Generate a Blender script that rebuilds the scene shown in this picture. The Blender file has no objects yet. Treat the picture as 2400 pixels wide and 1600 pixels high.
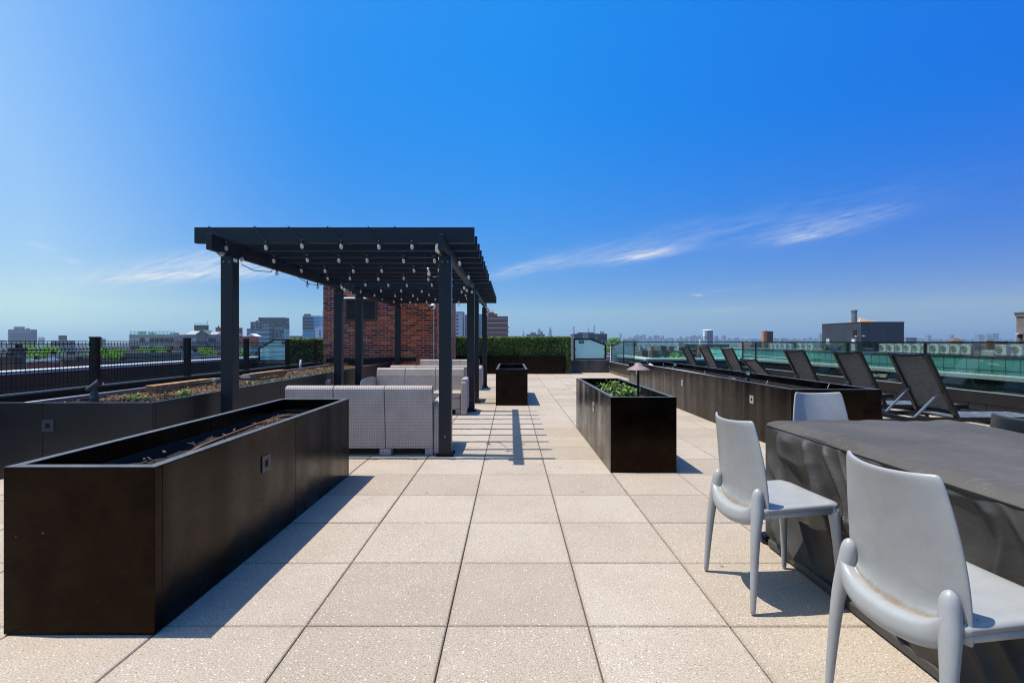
import bpy, math, random
from mathutils import Vector, Matrix, noise
R = random.Random(7)
sc = bpy.context.scene
COL = sc.collection
EYE = 1.224            # camera height above the terrace paving
F = 1160.0; CU = 1197.0; CV = 801.0   # focal length and principal point in photo pixels

def at(u, v, y):
    return ((u - CU) * y / F, y, EYE + (CV - v) * y / F)

# ------------------------------------------------------------------ mesh builder
class MB:
    def __init__(s):
        s.v = []; s.f = []
    def quad(s, a, b, c, d):
        i = len(s.v); s.v += [tuple(a), tuple(b), tuple(c), tuple(d)]; s.f.append((i, i+1, i+2, i+3))
    def hexa(s, p):
        i = len(s.v); s.v += [tuple(q) for q in p]
        for q in ((0,3,2,1),(4,5,6,7),(0,1,5,4),(1,2,6,5),(2,3,7,6),(3,0,4,7)):
            s.f.append(tuple(i+k for k in q))
    def box(s, x0, x1, y0, y1, z0, z1):
        s.hexa([(x0,y0,z0),(x1,y0,z0),(x1,y1,z0),(x0,y1,z0),(x0,y0,z1),(x1,y0,z1),(x1,y1,z1),(x0,y1,z1)])
    def bbox(s, x0, x1, y0, y1, z0, z1, b):
        # box with a chamfered top edge
        i = len(s.v)
        s.v += [(x0,y0,z0),(x1,y0,z0),(x1,y1,z0),(x0,y1,z0),(x0,y0,z1-b),(x1,y0,z1-b),(x1,y1,z1-b),(x0,y1,z1-b),
                (x0+b,y0+b,z1),(x1-b,y0+b,z1),(x1-b,y1-b,z1),(x0+b,y1-b,z1)]
        for q in ((0,3,2,1),(0,1,5,4),(1,2,6,5),(2,3,7,6),(3,0,4,7),(4,5,9,8),(5,6,10,9),(6,7,11,10),(7,4,8,11),(8,9,10,11)):
            s.f.append(tuple(i+k for k in q))
    def bar(s, p, q, w, h, up=(0,0,1)):
        p = Vector(p); q = Vector(q); d = (q-p).normalized(); up = Vector(up)
        if abs(d.dot(up)) > .98: up = Vector((0,1,0))
        sx = d.cross(up).normalized()*w/2; sz = sx.cross(d).normalized()*h/2
        s.hexa([p-sx-sz, p+sx-sz, q+sx-sz, q-sx-sz, p-sx+sz, p+sx+sz, q+sx+sz, q-sx+sz])
    def tube(s, pts, r, n=8, cap=True):
        pts = [Vector(p) for p in pts]; m = len(pts)
        rs = r if isinstance(r, (list, tuple)) else [r]*m
        base = len(s.v); ref = None
        for k, p in enumerate(pts):
            d = (pts[min(k+1, m-1)] - pts[max(k-1, 0)])
            d = d.normalized() if d.length > 1e-9 else Vector((0,0,1))
            if ref is None:
                ref = Vector((0,0,1)) if abs(d.z) < .9 else Vector((1,0,0))
            a = (ref - d*ref.dot(d))
            a = a.normalized() if a.length > 1e-6 else d.orthogonal().normalized()
            ref = a; b = d.cross(a)
            for j in range(n):
                t = 2*math.pi*j/n
                s.v.append(tuple(p + (a*math.cos(t) + b*math.sin(t))*rs[k]))
        for k in range(m-1):
            for j in range(n):
                s.f.append((base+k*n+j, base+k*n+(j+1) % n, base+(k+1)*n+(j+1) % n, base+(k+1)*n+j))
        if cap:
            s.f.append(tuple(base+j for j in reversed(range(n))))
            s.f.append(tuple(base+(m-1)*n+j for j in range(n)))
    def lathe(s, prof, n=16, c=(0,0,0)):
        base = len(s.v); m = len(prof)
        for (r, z) in prof:
            for j in range(n):
                t = 2*math.pi*j/n
                s.v.append((c[0]+max(r, 1e-4)*math.cos(t), c[1]+max(r, 1e-4)*math.sin(t), c[2]+z))
        for k in range(m-1):
            for j in range(n):
                s.f.append((base+k*n+j, base+k*n+(j+1) % n, base+(k+1)*n+(j+1) % n, base+(k+1)*n+j))
        s.f.append(tuple(base+j for j in reversed(range(n))))
        s.f.append(tuple(base+(m-1)*n+j for j in range(n)))
    def prism(s, poly, axis, a0, a1):
        # poly: 2D points; axis 0: points are (y,z), 1: (x,z), 2: (x,y)
        def mk(p, a):
            return (a,p[0],p[1]) if axis == 0 else ((p[0],a,p[1]) if axis == 1 else (p[0],p[1],a))
        n = len(poly); i = len(s.v)
        s.v += [mk(p, a0) for p in poly] + [mk(p, a1) for p in poly]
        s.f.append(tuple(i+k for k in range(n))); s.f.append(tuple(i+n+k for k in reversed(range(n))))
        for k in range(n):
            s.f.append((i+k, i+n+k, i+n+(k+1) % n, i+(k+1) % n))
    def grid(s, fn, nu, nv):
        i = len(s.v)
        for a in range(nu+1):
            for b in range(nv+1):
                s.v.append(tuple(fn(a/nu, b/nv)))
        for a in range(nu):
            for b in range(nv):
                k = i+a*(nv+1)+b
                s.f.append((k, k+nv+1, k+nv+2, k+1))
    def leaf(s, p, size, rnd=R, up=.3):
        n = Vector((rnd.gauss(0,1), rnd.gauss(0,1), rnd.gauss(0,1)+up)).normalized()
        a = n.orthogonal().normalized(); a = Matrix.Rotation(rnd.uniform(0,6.28), 3, n) @ a; b = n.cross(a)
        l = size*rnd.uniform(.7,1.25); w = l*.55; p = Vector(p)
        s.quad(p-a*l/2, p+b*w/2-n*l*.05, p+a*l/2+n*l*.12, p-b*w/2-n*l*.05)
    def build(s, name, mat, parent=None, smooth=False, bevel=0, solid=0, subd=0, fix=True, local=False):
        me = bpy.data.meshes.new(name)
        off = Vector((0,0,0))
        if parent is not None and not local:
            off = wloc(parent)
        me.from_pydata([tuple(Vector(p)-off) for p in s.v], [], s.f)
        if fix:
            import bmesh
            bm = bmesh.new(); bm.from_mesh(me); bmesh.ops.recalc_face_normals(bm, faces=bm.faces[:]); bm.to_mesh(me); bm.free()
        uv = me.uv_layers.new(name='UVMap').data
        for p in me.polygons:
            n = p.normal; ax, ay, az = abs(n.x), abs(n.y), abs(n.z)
            for li in p.loop_indices:
                c = me.vertices[me.loops[li].vertex_index].co + off
                if az >= ax and az >= ay: uv[li].uv = (c.x, c.y)
                elif ay >= ax: uv[li].uv = (c.x, c.z)
                else: uv[li].uv = (c.y+.1, c.z)
        if smooth:
            me.polygons.foreach_set('use_smooth', [True]*len(me.polygons))
        me.materials.append(mat)
        o = bpy.data.objects.new(name, me); COL.objects.link(o)
        if parent is not None: o.parent = parent
        if solid:
            m = o.modifiers.new('solid', 'SOLIDIFY'); m.thickness = solid; m.offset = 0
        if bevel:
            m = o.modifiers.new('bevel', 'BEVEL'); m.width = bevel; m.segments = 2; m.limit_method = 'ANGLE'; m.angle_limit = .6
        if subd:
            m = o.modifiers.new('subd', 'SUBSURF'); m.levels = subd; m.render_levels = subd
        return o

def wloc(o):
    p = Vector(o.location)
    while o.parent is not None:
        o = o.parent; p = p + Vector(o.location)
    return p
def tag(o, label, cat, group=None, kind=None):
    if label: o['label'] = label
    if cat: o['category'] = cat
    if group: o['group'] = group
    if kind: o['kind'] = kind
    return o
def thing(name, label, cat, loc=(0,0,0), group=None, rz=0):
    o = bpy.data.objects.new(name, None); COL.objects.link(o); o.empty_display_size = .2
    o.location = loc; o.rotation_euler = (0,0,rz)
    return tag(o, label, cat, group)
def copy_tree(o, parent=None):
    c = o.copy(); COL.objects.link(c)
    if parent is not None: c.parent = parent
    for ch in list(o.children):
        copy_tree(ch, c)
    return c
def sheet(name, kind, label, mat, *a):
    m = MB(); m.box(*a); o = m.build(name, mat); o['kind'] = kind
    return o

# ------------------------------------------------------------------ materials
class NT:
    def __init__(s, tree): s.t = tree
    def n(s, typ, ins=None, **kw):
        x = s.t.nodes.new(typ)
        for k, v in kw.items(): setattr(x, k, v)
        for k, v in (ins or {}).items():
            if isinstance(v, bpy.types.NodeSocket): s.t.links.new(v, x.inputs[k])
            else: x.inputs[k].default_value = v
        return x
    def m(s, op, a, b=0.0, c=None, clamp=False):
        x = s.n('ShaderNodeMath', {0: a, 1: b}, operation=op, use_clamp=clamp)
        if c is not None:
            if isinstance(c, bpy.types.NodeSocket): s.t.links.new(c, x.inputs[2])
            else: x.inputs[2].default_value = c
        return x.outputs[0]
    def ramp(s, fac, stops):
        x = s.n('ShaderNodeValToRGB', {0: fac}); e = x.color_ramp.elements
        while len(e) < len(stops): e.new(.5)
        for k, (p, c) in enumerate(stops):
            e[k].position = p; e[k].color = (*c, 1) if len(c) == 3 else c
        return x.outputs[0]
    def mix(s, fac, a, b, mode='MIX'):
        x = s.n('ShaderNodeMix', data_type='RGBA', blend_type=mode)
        for k, v in ((0, fac), (6, a), (7, b)):
            if isinstance(v, bpy.types.NodeSocket): s.t.links.new(v, x.inputs[k])
            else: x.inputs[k].default_value = (*v, 1) if isinstance(v, tuple) and len(v) == 3 else v
        return x.outputs[2]
    def noise(s, vec, scale, detail=3, rough=.55):
        return s.n('ShaderNodeTexNoise', {'Vector': vec, 'Scale': scale, 'Detail': detail, 'Roughness': rough}).outputs[0]

def mat(name, col, rough=.6, metal=0, spec=.5, var=0, vscale=3., bump=0, bscale=40., coat=0):
    m = bpy.data.materials.new(name); m.use_nodes = True
    t = m.node_tree; g = NT(t); b = t.nodes['Principled BSDF']
    b.inputs['Base Color'].default_value = (*col, 1); b.inputs['Roughness'].default_value = rough
    b.inputs['Metallic'].default_value = metal; b.inputs['Specular IOR Level'].default_value = spec
    tc = g.n('ShaderNodeTexCoord'); pos = g.n('ShaderNodeNewGeometry').outputs['Position']
    if var:
        f = g.noise(pos, vscale, 5)
        lo = tuple(max(0, c*(1-var)) for c in col); hi = tuple(min(1, c*(1+var)) for c in col)
        t.links.new(g.ramp(f, [(.3, lo), (.7, hi)]), b.inputs['Base Color'])
        t.links.new(g.n('ShaderNodeMapRange', {0: f, 3: max(.05, rough-.08), 4: min(1, rough+.08)}).outputs[0], b.inputs['Roughness'])
    if bump:
        f = g.noise(tc.outputs['Object'], bscale, 4)
        t.links.new(g.n('ShaderNodeBump', {'Height': f, 'Strength': bump, 'Distance': .01}).outputs[0], b.inputs['Normal'])
    if coat: b.inputs['Coat Weight'].default_value = coat
    m['b'] = 1
    return m
def parts_of(m):
    return NT(m.node_tree), m.node_tree.nodes['Principled BSDF'], m.node_tree.links

def m_paver():
    m = mat('paver_concrete', (.44,.37,.30), .85); g, b, L = parts_of(m)
    pos = g.n('ShaderNodeNewGeometry'); P = pos.outputs['Position']; isl = pos.outputs['Random Per Island']
    base = g.ramp(isl, [(0, (.335,.273,.209)), (.3, (.375,.308,.238)), (.65, (.390,.325,.256)), (1, (.412,.346,.276))])
    big = g.m('MULTIPLY', g.m('SUBTRACT', g.noise(P, 1.7, 6, .68), .42, clamp=True), 2.6, clamp=True)
    c = g.mix(g.m('MULTIPLY', big, .55), base, (.27,.212,.155))
    sp = g.n('ShaderNodeSeparateXYZ', {0: P})
    def edge(o, t0):
        f = g.m('FRACT', g.m('DIVIDE', g.m('SUBTRACT', o, t0), .6096)); return g.m('MINIMUM', f, g.m('SUBTRACT', 1.0, f))
    ed = g.m('MULTIPLY', g.m('MINIMUM', edge(sp.outputs[0], -.274), edge(sp.outputs[1], 2.135)), .6096)
    dirt = g.m('MULTIPLY', g.m('SUBTRACT', 1.0, g.m('DIVIDE', ed, .020), clamp=True), g.m('MULTIPLY', g.noise(P, 7, 5, .7), .8), clamp=True)
    c = g.mix(dirt, c, (.20,.15,.105))
    fine = g.noise(P, 150, 3, .75)
    c = g.mix(.44, c, g.ramp(fine, [(.33, (.06,.045,.035)), (.5, (.5,.5,.5)), (.67, (1.0,.96,.90))]), 'OVERLAY')
    vor = g.n('ShaderNodeTexVoronoi', {'Vector': P, 'Scale': 80.0})
    chip = g.m('LESS_THAN', vor.outputs['Distance'], .26)
    sel = g.n('ShaderNodeSeparateColor', {0: vor.outputs['Color']})
    on = g.m('MULTIPLY', chip, g.m('GREATER_THAN', sel.outputs[0], .84))
    c = g.mix(on, c, (.64,.585,.50))
    on2 = g.m('MULTIPLY', chip, g.m('LESS_THAN', sel.outputs[0], .12))
    c = g.mix(on2, c, (.25,.15,.09))
    st = g.n('ShaderNodeTexVoronoi', {'Vector': P, 'Scale': 2.3})
    spot = g.m('LESS_THAN', st.outputs['Distance'], .035)
    c = g.mix(g.m('MULTIPLY', spot, .7), c, (.16,.10,.05))
    L.new(c, b.inputs['Base Color'])
    L.new(g.n('ShaderNodeBump', {'Height': g.noise(P, 230, 3), 'Strength': .55, 'Distance': .003}).outputs[0], b.inputs['Normal'])
    return m
def m_bronze():
    m = mat('bronze_planter_steel', (.045,.030,.020), .22, metal=1); g, b, L = parts_of(m)
    P = g.n('ShaderNodeNewGeometry').outputs['Position']
    v = g.n('ShaderNodeMapping', {'Vector': P, 'Scale': (1,1,.12)}).outputs[0]
    w = g.noise(v, 2.4, 1)
    L.new(g.n('ShaderNodeMapRange', {0: g.noise(P, 2.2, 7, .7), 1: .3, 2: .72, 3: .15, 4: .36}).outputs[0], b.inputs['Roughness'])
    L.new(g.n('ShaderNodeBump', {'Height': w, 'Strength': .55, 'Distance': .05}).outputs[0], b.inputs['Normal'])
    dust = g.noise(P, 5, 6, .75)
    c = g.ramp(dust, [(.4, (.013,.0085,.006)), (.85, (.027,.0185,.013))])
    vv = g.n('ShaderNodeTexVoronoi', {'Vector': P, 'Scale': 9.0})
    chip = g.m('LESS_THAN', vv.outputs['Distance'], .022)
    L.new(g.mix(chip, c, (.35,.33,.3)), b.inputs['Base Color'])
    return m
def m_brick():
    m = mat('red_brick', (.3,.06,.04), .85); g, b, L = parts_of(m)
    uv = g.n('ShaderNodeTexCoord').outputs['UV']
    br = g.n('ShaderNodeTexBrick', {'Vector': uv, 'Scale': 1.0, 'Mortar Size': .006, 'Mortar Smooth': .1, 'Brick Width': .21, 'Row Height': .0685,
             'Color1': (0,0,0,1), 'Color2': (1,1,1,1), 'Mortar': (.5,.5,.5,1), 'Bias': 0})
    c = g.ramp(br.outputs[0], [(0, (.11,.025,.015)), (.3, (.29,.048,.022)), (.6, (.46,.068,.025)), (.88, (.62,.11,.03)), (1, (.66,.21,.045))])
    c = g.mix(.5, c, g.ramp(g.noise(uv, 60, 4), [(.3, (.3,.3,.3)), (.7, (.7,.7,.7))]), 'OVERLAY')
    c = g.mix(br.outputs[1], c, (.53,.44,.385))
    L.new(c, b.inputs['Base Color'])
    h = g.m('SUBTRACT', g.m('MULTIPLY', g.noise(uv, 90, 3), .3), br.outputs[1])
    L.new(g.n('ShaderNodeBump', {'Height': h, 'Strength': .8, 'Distance': .008}).outputs[0], b.inputs['Normal'])
    return m
def m_farbrick(name, c1, c2):
    m = mat(name, c1, .9); g, b, L = parts_of(m)
    P = g.n('ShaderNodeNewGeometry').outputs['Position']
    L.new(g.ramp(g.noise(P, .35, 6, .7), [(.3, c1), (.7, c2)]), b.inputs['Base Color'])
    return m
def m_wicker():
    m = mat('woven_resin', (.4,.38,.38), .45); g, b, L = parts_of(m)
    uv = g.n('ShaderNodeSeparateXYZ', {0: g.n('ShaderNodeTexCoord').outputs['UV']})
    ry = g.m('DIVIDE', uv.outputs[1], .0165); row = g.m('FLOOR', ry)
    fx = g.m('FRACT', g.m('DIVIDE', uv.outputs[0], .019))
    fy = g.m('FRACT', ry)
    dash = g.m('MULTIPLY', g.m('LESS_THAN', g.m('ABSOLUTE', g.m('SUBTRACT', fx, .5)), .35), g.m('LESS_THAN', fy, .38))
    P = g.n('ShaderNodeNewGeometry').outputs['Position']
    base = g.ramp(g.noise(P, 6, 4), [(.3, (.46,.39,.335)), (.7, (.57,.485,.42))])
    L.new(g.mix(dash, base, (.27,.225,.195)), b.inputs['Base Color'])
    h = g.m('ADD', g.m('SINE', g.m('MULTIPLY', fx, 6.283)), g.m('MULTIPLY', dash, -2))
    L.new(g.n('ShaderNodeBump', {'Height': h, 'Strength': .5, 'Distance': .003}).outputs[0], b.inputs['Normal'])
    return m
def m_glass(name, tint, refl=.04, frost=0, fcol=(.78,.98,.89)):
    m = bpy.data.materials.new(name); m.use_nodes = True; t = m.node_tree; g = NT(t)
    out = t.nodes['Material Output']; t.nodes.remove(t.nodes['Principled BSDF'])
    tr = g.n('ShaderNodeBsdfTransparent', {0: (*tint, 1)})
    gl = g.n('ShaderNodeBsdfGlossy', {0: (1,1,1,1), 'Roughness': .02})
    fr = g.n('ShaderNodeLayerWeight', {0: .35})
    fac = g.m('ADD', g.m('MULTIPLY', fr.outputs['Fresnel'], .8), refl, clamp=True)
    sh = g.n('ShaderNodeMixShader', {0: fac, 1: tr.outputs[0], 2: gl.outputs[0]})
    if frost:
        df = g.n('ShaderNodeBsdfDiffuse', {0: (*fcol, 1)}); tl = g.n('ShaderNodeBsdfTranslucent', {0: (*fcol, 1)})
        ad = g.n('ShaderNodeMixShader', {0: .5, 1: df.outputs[0], 2: tl.outputs[0]})
        sh = g.n('ShaderNodeMixShader', {0: frost, 1: sh.outputs[0], 2: ad.outputs[0]})
    t.links.new(sh.outputs[0], out.inputs[0])
    return m
def m_leaf(name, dark, mid, light, trans=.25):
    m = bpy.data.materials.new(name); m.use_nodes = True; t = m.node_tree; g = NT(t)
    b = t.nodes['Principled BSDF']; out = t.nodes['Material Output']
    geo = g.n('ShaderNodeNewGeometry')
    f = g.m('ADD', g.m('MULTIPLY', geo.outputs['Random Per Island'], .7), g.m('MULTIPLY', g.noise(geo.outputs['Position'], 1.2, 3), .35))
    c = g.ramp(f, [(.15, dark), (.5, mid), (.95, light)])
    t.links.new(c, b.inputs['Base Color']); b.inputs['Roughness'].default_value = .45
    tl = g.n('ShaderNodeBsdfTranslucent', {0: c})
    mx = g.n('ShaderNodeMixShader', {0: trans, 1: b.outputs[0], 2: tl.outputs[0]})
    t.links.new(mx.outputs[0], out.inputs[0])
    return m
def m_plastic(name, col, dirt):
    m = mat(name, col, .36); g, b, L = parts_of(m)
    P = g.n('ShaderNodeTexCoord').outputs['Object']
    sp = g.n('ShaderNodeSeparateXYZ', {0: P})
    base = g.ramp(g.noise(P, 9, 6, .7), [(.35, tuple(c*.9 for c in col)), (.7, tuple(min(1, c*1.06) for c in col))])
    if dirt:
        # grime settled in the trough behind the backrest foot
        gr = g.n('ShaderNodeAttribute', attribute_name='grime').outputs['Fac']
        k = g.m('MULTIPLY', g.m('SUBTRACT', g.m('ADD', gr, g.m('MULTIPLY', g.noise(P, 42, 6, .75), .9)), .86), 2.0, clamp=True)
        k = g.m('MULTIPLY', k, g.m('GREATER_THAN', gr, .001))
        base = g.mix(g.m('MULTIPLY', k, .85), base, (.19,.135,.075))
    L.new(base, b.inputs['Base Color'])
    return m
def m_cover():
    m = mat('cover_fabric', (.05,.05,.05), .62, spec=.16); g, b, L = parts_of(m)
    P = g.n('ShaderNodeNewGeometry').outputs['Position']
    c = g.ramp(g.noise(P, 2.2, 5, .6), [(.3, (.064,.057,.048)), (.7, (.098,.088,.075))])
    sc_ = g.noise(g.n('ShaderNodeMapping', {'Vector': P, 'Scale': (3.5,34,3.5), 'Rotation': (0,0,.22)}).outputs[0], 3, 6, .85)
    c = g.mix(g.m('MULTIPLY', g.m('SUBTRACT', sc_, .57, clamp=True), 4.0, clamp=True), c, (.34,.33,.31))
    v = g.n('ShaderNodeTexVoronoi', {'Vector': g.n('ShaderNodeMapping', {'Vector': P, 'Rotation': (.5,0,0), 'Scale': (1,1,2.2)}).outputs[0], 'Scale': 3.2}, feature='DISTANCE_TO_EDGE')
    fold = g.m('SUBTRACT', 1.0, g.m('MULTIPLY', v.outputs['Distance'], 16.0), clamp=True)
    L.new(c, b.inputs['Base Color'])
    h = g.m('ADD', g.m('ADD', g.noise(P, 7, 2, .5), g.m('MULTIPLY', fold, .12)), g.m('MULTIPLY', g.noise(P, 500, 1), .05))
    L.new(g.n('ShaderNodeBump', {'Height': h, 'Strength': .22, 'Distance': .012}).outputs[0], b.inputs['Normal'])
    return m
def m_sling():
    m = mat('sling_mesh', (.05,.052,.055), .6); g, b, L = parts_of(m)
    P = g.n('ShaderNodeTexCoord').outputs['Object']
    c = g.noise(g.n('ShaderNodeMapping', {'Vector': P, 'Scale': (30,10,260)}).outputs[0], 1, 3, .8)
    L.new(g.ramp(c, [(.35, (.026,.030,.036)), (.68, (.165,.18,.205))]), b.inputs['Base Color'])
    return m
def m_panel(name, col, joint, w, h, rough=.35, jw=.035, off=0):
    m = mat(name, col, rough); g, b, L = parts_of(m)
    uv = g.n('ShaderNodeTexCoord').outputs['UV']
    br = g.n('ShaderNodeTexBrick', {'Vector': uv, 'Scale': 1.0, 'Mortar Size': jw, 'Mortar Smooth': 0, 'Brick Width': w, 'Row Height': h,
             'Color1': (*tuple(c*.9 for c in col), 1), 'Color2': (*tuple(min(1, c*1.1) for c in col), 1), 'Mortar': (*joint, 1)}, offset=off)
    L.new(br.outputs[0], b.inputs['Base Color'])
    return m
def m_mulch(name, stops, bump=.8):
    m = mat(name, stops[0][1], .95); g, b, L = parts_of(m)
    P = g.n('ShaderNodeNewGeometry').outputs['Position']
    n = g.noise(g.n('ShaderNodeMapping', {'Vector': P, 'Scale': (1,2.2,1), 'Rotation': (0,0,.6)}).outputs[0], 34, 6, .75)
    L.new(g.ramp(n, stops), b.inputs['Base Color'])
    L.new(g.n('ShaderNodeBump', {'Height': n, 'Strength': bump, 'Distance': .03}).outputs[0], b.inputs['Normal'])
    return m

PAVER = m_paver(); BRONZE = m_bronze(); BRICK = m_brick(); WICKER = m_wicker()
RIM = mat('worn_sunlit_rim', (.085,.085,.086), .5, var=.35, vscale=25)  # worn top edge; sun and sky brightness put into its paler colour
SLATE = mat('slate_pergola_paint', (.0095,.0115,.0155), .42, spec=.4, var=.15)
BLACK = mat('black_metal', (.0035,.0035,.004), .45, spec=.3)
CHAR = mat('charcoal_frame_paint', (.008,.008,.0095), .36, spec=.4)
STRUT = mat('strut_aluminium', (.20,.215,.25), .35, metal=.6)
PLATE = mat('step_light_plate', (.055,.055,.06), .4, metal=.3)
PLATE2 = mat('step_light_silver', (.42,.42,.43), .35, metal=.4)
HOLE = mat('dark_recess', (.003,.003,.003), .9)
WIRE = mat('black_cable', (.010,.010,.010), .5)
SOIL = m_mulch('dark_soil', [(.35, (.006,.005,.004)), (.6, (.022,.016,.012)), (.8, (.09,.07,.05))])
MULCH = m_mulch('straw_mulch', [(.3, (.022,.011,.006)), (.5, (.11,.055,.022)), (.7, (.30,.19,.095))])
CHIP = mat('wood_chip', (.165,.095,.045), .9, var=.65, vscale=30)
CONC = mat('weathered_concrete', (.16,.15,.135), .9, var=.45, vscale=4, bump=.5)
CURB = mat('dark_concrete', (.085,.08,.075), .9, var=.5, vscale=2.5, bump=.5)
WOOD = mat('raw_timber', (.33,.19,.085), .85, var=.45, vscale=14, bump=.5)
COPING = mat('pale_coping', (.62,.66,.64), .4, var=.06)
ROOFGREY = mat('roof_membrane', (.14,.14,.135), .9, var=.3, vscale=.8)
FASCIA = mat('dark_fascia', (.017,.014,.0125), .42, spec=.4, var=.2)
INNER = m_panel('parapet_cladding', (.020,.030,.028), (.006,.006,.006), 1.2, .30, .35, .01)
GLASS = m_glass('green_rail_glass', (.87,.995,.945), .012)
GEDGE = mat('glass_edge', (.06,.30,.24), .15)
FROST = m_glass('frosted_glass', (.7,.9,.87), .03, .97)
BULB = m_glass('bulb_glass', (.92,.94,.96), .2, .6, (.95,.95,.94))
WHITE = mat('white_plastic', (.74,.75,.76), .4)
PVC = mat('pvc_pipe', (.62,.61,.58), .4, var=.1)
CONDUIT = mat('grey_conduit', (.20,.20,.21), .42, var=.2)
CAPRED = mat('dusty_lamp_cap', (.225,.165,.16), .6, var=.12, vscale=40)
HOSE = mat('brown_hose', (.15,.055,.02), .5)
LENS = mat('flood_lens', (.55,.55,.40), .12)
SIGN = mat('sign_plate', (.012,.012,.014), .3)
COVER = m_cover(); SLING = m_sling()
GREYP = m_plastic('grey_chair_plastic', (.325,.33,.33), True)
DARKP = m_plastic('slate_chair_plastic', (.045,.05,.06), False)
VENT = mat('brown_louvre', (.075,.042,.030), .5)
HLEAF = m_leaf('hedge_leaf', (.010,.032,.007), (.09,.20,.034), (.50,.64,.15), .3)
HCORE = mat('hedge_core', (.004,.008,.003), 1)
PLEAF = m_leaf('plant_leaf', (.04,.09,.014), (.15,.27,.04), (.40,.50,.14), .3)
TLEAF = m_leaf('tree_leaf', (.03,.12,.006), (.12,.33,.012), (.30,.55,.03), .35)
BARK = mat('bark', (.07,.05,.035), .95)
DRYL = m_leaf('sedum_leaf', (.06,.08,.03), (.14,.17,.07), (.30,.33,.18), .2)

# ------------------------------------------------------------------ setting
TX0, TY0, T = -.274, 2.135, .6096
def deck_covers(x, y):
    if y < 15.7: return -5.0 < x < 7.25
    return -5.0 < x < 3.86
m = MB()
for i in range(-9, 14):
    for j in range(-8, 30):
        x0 = TX0 + i*T; y0 = TY0 + j*T
        x1 = x0+T; y1 = y0+T
        if not deck_covers((x0+x1)/2, (y0+y1)/2) or y0 < -2.6 or y1 > 20.4: continue
        if x1 > 7.3: x1 = 7.3
        if x0 < -3.6 and y1 > 5.3: continue
        dz = R.uniform(-.0012, .0012); g_ = .0028
        m.bbox(x0+g_, x1-g_, y0+g_, y1-g_, -.045, dz, .004)
o = m.build('paving', PAVER, fix=False); o['kind'] = 'structure'
sheet('roof_slab', 'structure', None, mat('joint_sand', (.035,.028,.022), .95), -10.4, 8.4, -3.2, 21.5, -.6, -.046)
# lower roof edges
o = sheet('building_base', 'structure', None, m_farbrick('base_brick', (.12,.05,.04), (.2,.09,.06)), -10.38, 8.38, -3.1, 21.4, -20, -.61)

# ------------------------------------------------------------------ planters
def step_light(parent, c, axis, sgn, plate=PLATE, s=.05):
    x, y, z = c
    m = MB(); d = .006
    w = s*.42
    def bx(a0, a1, b0, b1, dep0, dep1, mm):
        if axis == 0: mm.box(min(x+sgn*dep0, x+sgn*dep1), max(x+sgn*dep0, x+sgn*dep1), y+a0, y+a1, z+b0, z+b1)
        else: mm.box(x+a0, x+a1, min(y+sgn*dep0, y+sgn*dep1), max(y+sgn*dep0, y+sgn*dep1), z+b0, z+b1)
    bx(-s, s, w, s, .001, d, m); bx(-s, s, -s, -w, .001, d, m); bx(-s, -w, -w, w, .001, d, m); bx(w, s, -w, w, .001, d, m)
    o = m.build('step_light', plate, parent)
    k = MB(); bx(-w, w, -w, w, .0006, .0026, k); k.build('recess', HOLE, o)
    return o
def soil_mesh(x0, x1, y0, y1, z, amp, mt, parent, name='soil', res=.05, sc_=4):
    m = MB(); nu = max(2, int((x1-x0)/res)); nv = max(2, int((y1-y0)/res))
    def fn(a, b):
        x = x0+(x1-x0)*a; y = y0+(y1-y0)*b
        return (x, y, z + amp*noise.noise((x*sc_, y*sc_, z)) + amp*.5*noise.noise((x*15, y*15, z)))
    m.grid(fn, nu, nv)
    return m.build(name, mt, parent, smooth=True)
def planter(label, x0, x1, y0, y1, h, seams, soilz, group, lights=(), wall=.045, xseams=()):
    p = thing('steel_planter', label, 'planter', ((x0+x1)/2, (y0+y1)/2, 0), group)
    m = MB(); g_ = .0018; e = .012
    ys = [y0+wall] + list(seams) + [y1-wall]
    for a, b in zip(ys[:-1], ys[1:]):
        aa = a + (g_ if a > y0+wall else .0002); bb = b - (g_ if b < y1-wall else .0002)
        m.box(x0, x0+wall, aa, bb, 0.004, h-.0006); m.box(x1-wall, x1, aa, bb, 0.004, h-.0006)
    m.box(x0-.0004, x1+.0004, y0, y0+wall, .004, h); m.box(x0-.0004, x1+.0004, y1-wall, y1, .004, h)
    m.build('box', BRONZE, p, bevel=.003)
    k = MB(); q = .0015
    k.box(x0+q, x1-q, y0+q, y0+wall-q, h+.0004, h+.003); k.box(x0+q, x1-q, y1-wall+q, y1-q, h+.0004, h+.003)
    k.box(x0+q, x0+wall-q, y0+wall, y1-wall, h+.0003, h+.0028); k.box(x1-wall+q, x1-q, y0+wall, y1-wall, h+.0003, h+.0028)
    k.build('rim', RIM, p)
    k = MB()
    k.box(x0+wall+.004, x0+wall+.010, y0+wall+.011, y1-wall-.011, .05, h-.09); k.box(x1-wall-.010, x1-wall-.004, y0+wall+.011, y1-wall-.011, .05, h-.09)
    k.box(x0+wall+.004, x1-wall-.004, y0+wall+.004, y0+wall+.010, .05, h-.09); k.box(x0+wall+.004, x1-wall-.004, y1-wall-.010, y1-wall-.004, .05, h-.09)
    k.build('liner', mat('liner', (.02,.016,.012), .8, var=.5, vscale=8), p)
    soil_mesh(x0+wall+.011, x1-wall-.011, y0+wall+.012, y1-wall-.012, soilz, .03, SOIL, p)
    for (c, ax, sg, pl) in lights: step_light(p, c, ax, sg, pl)
    return p
G = 'dark bronze steel planters on the terrace'
P1 = planter('long bronze planter with a brown hose inside, nearest the camera on the left', -2.116, -1.485, 2.064, 4.543, .70, (3.42,), .565, G,
             [((-1.485, 3.0, .49), 0, 1, PLATE)])
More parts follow.
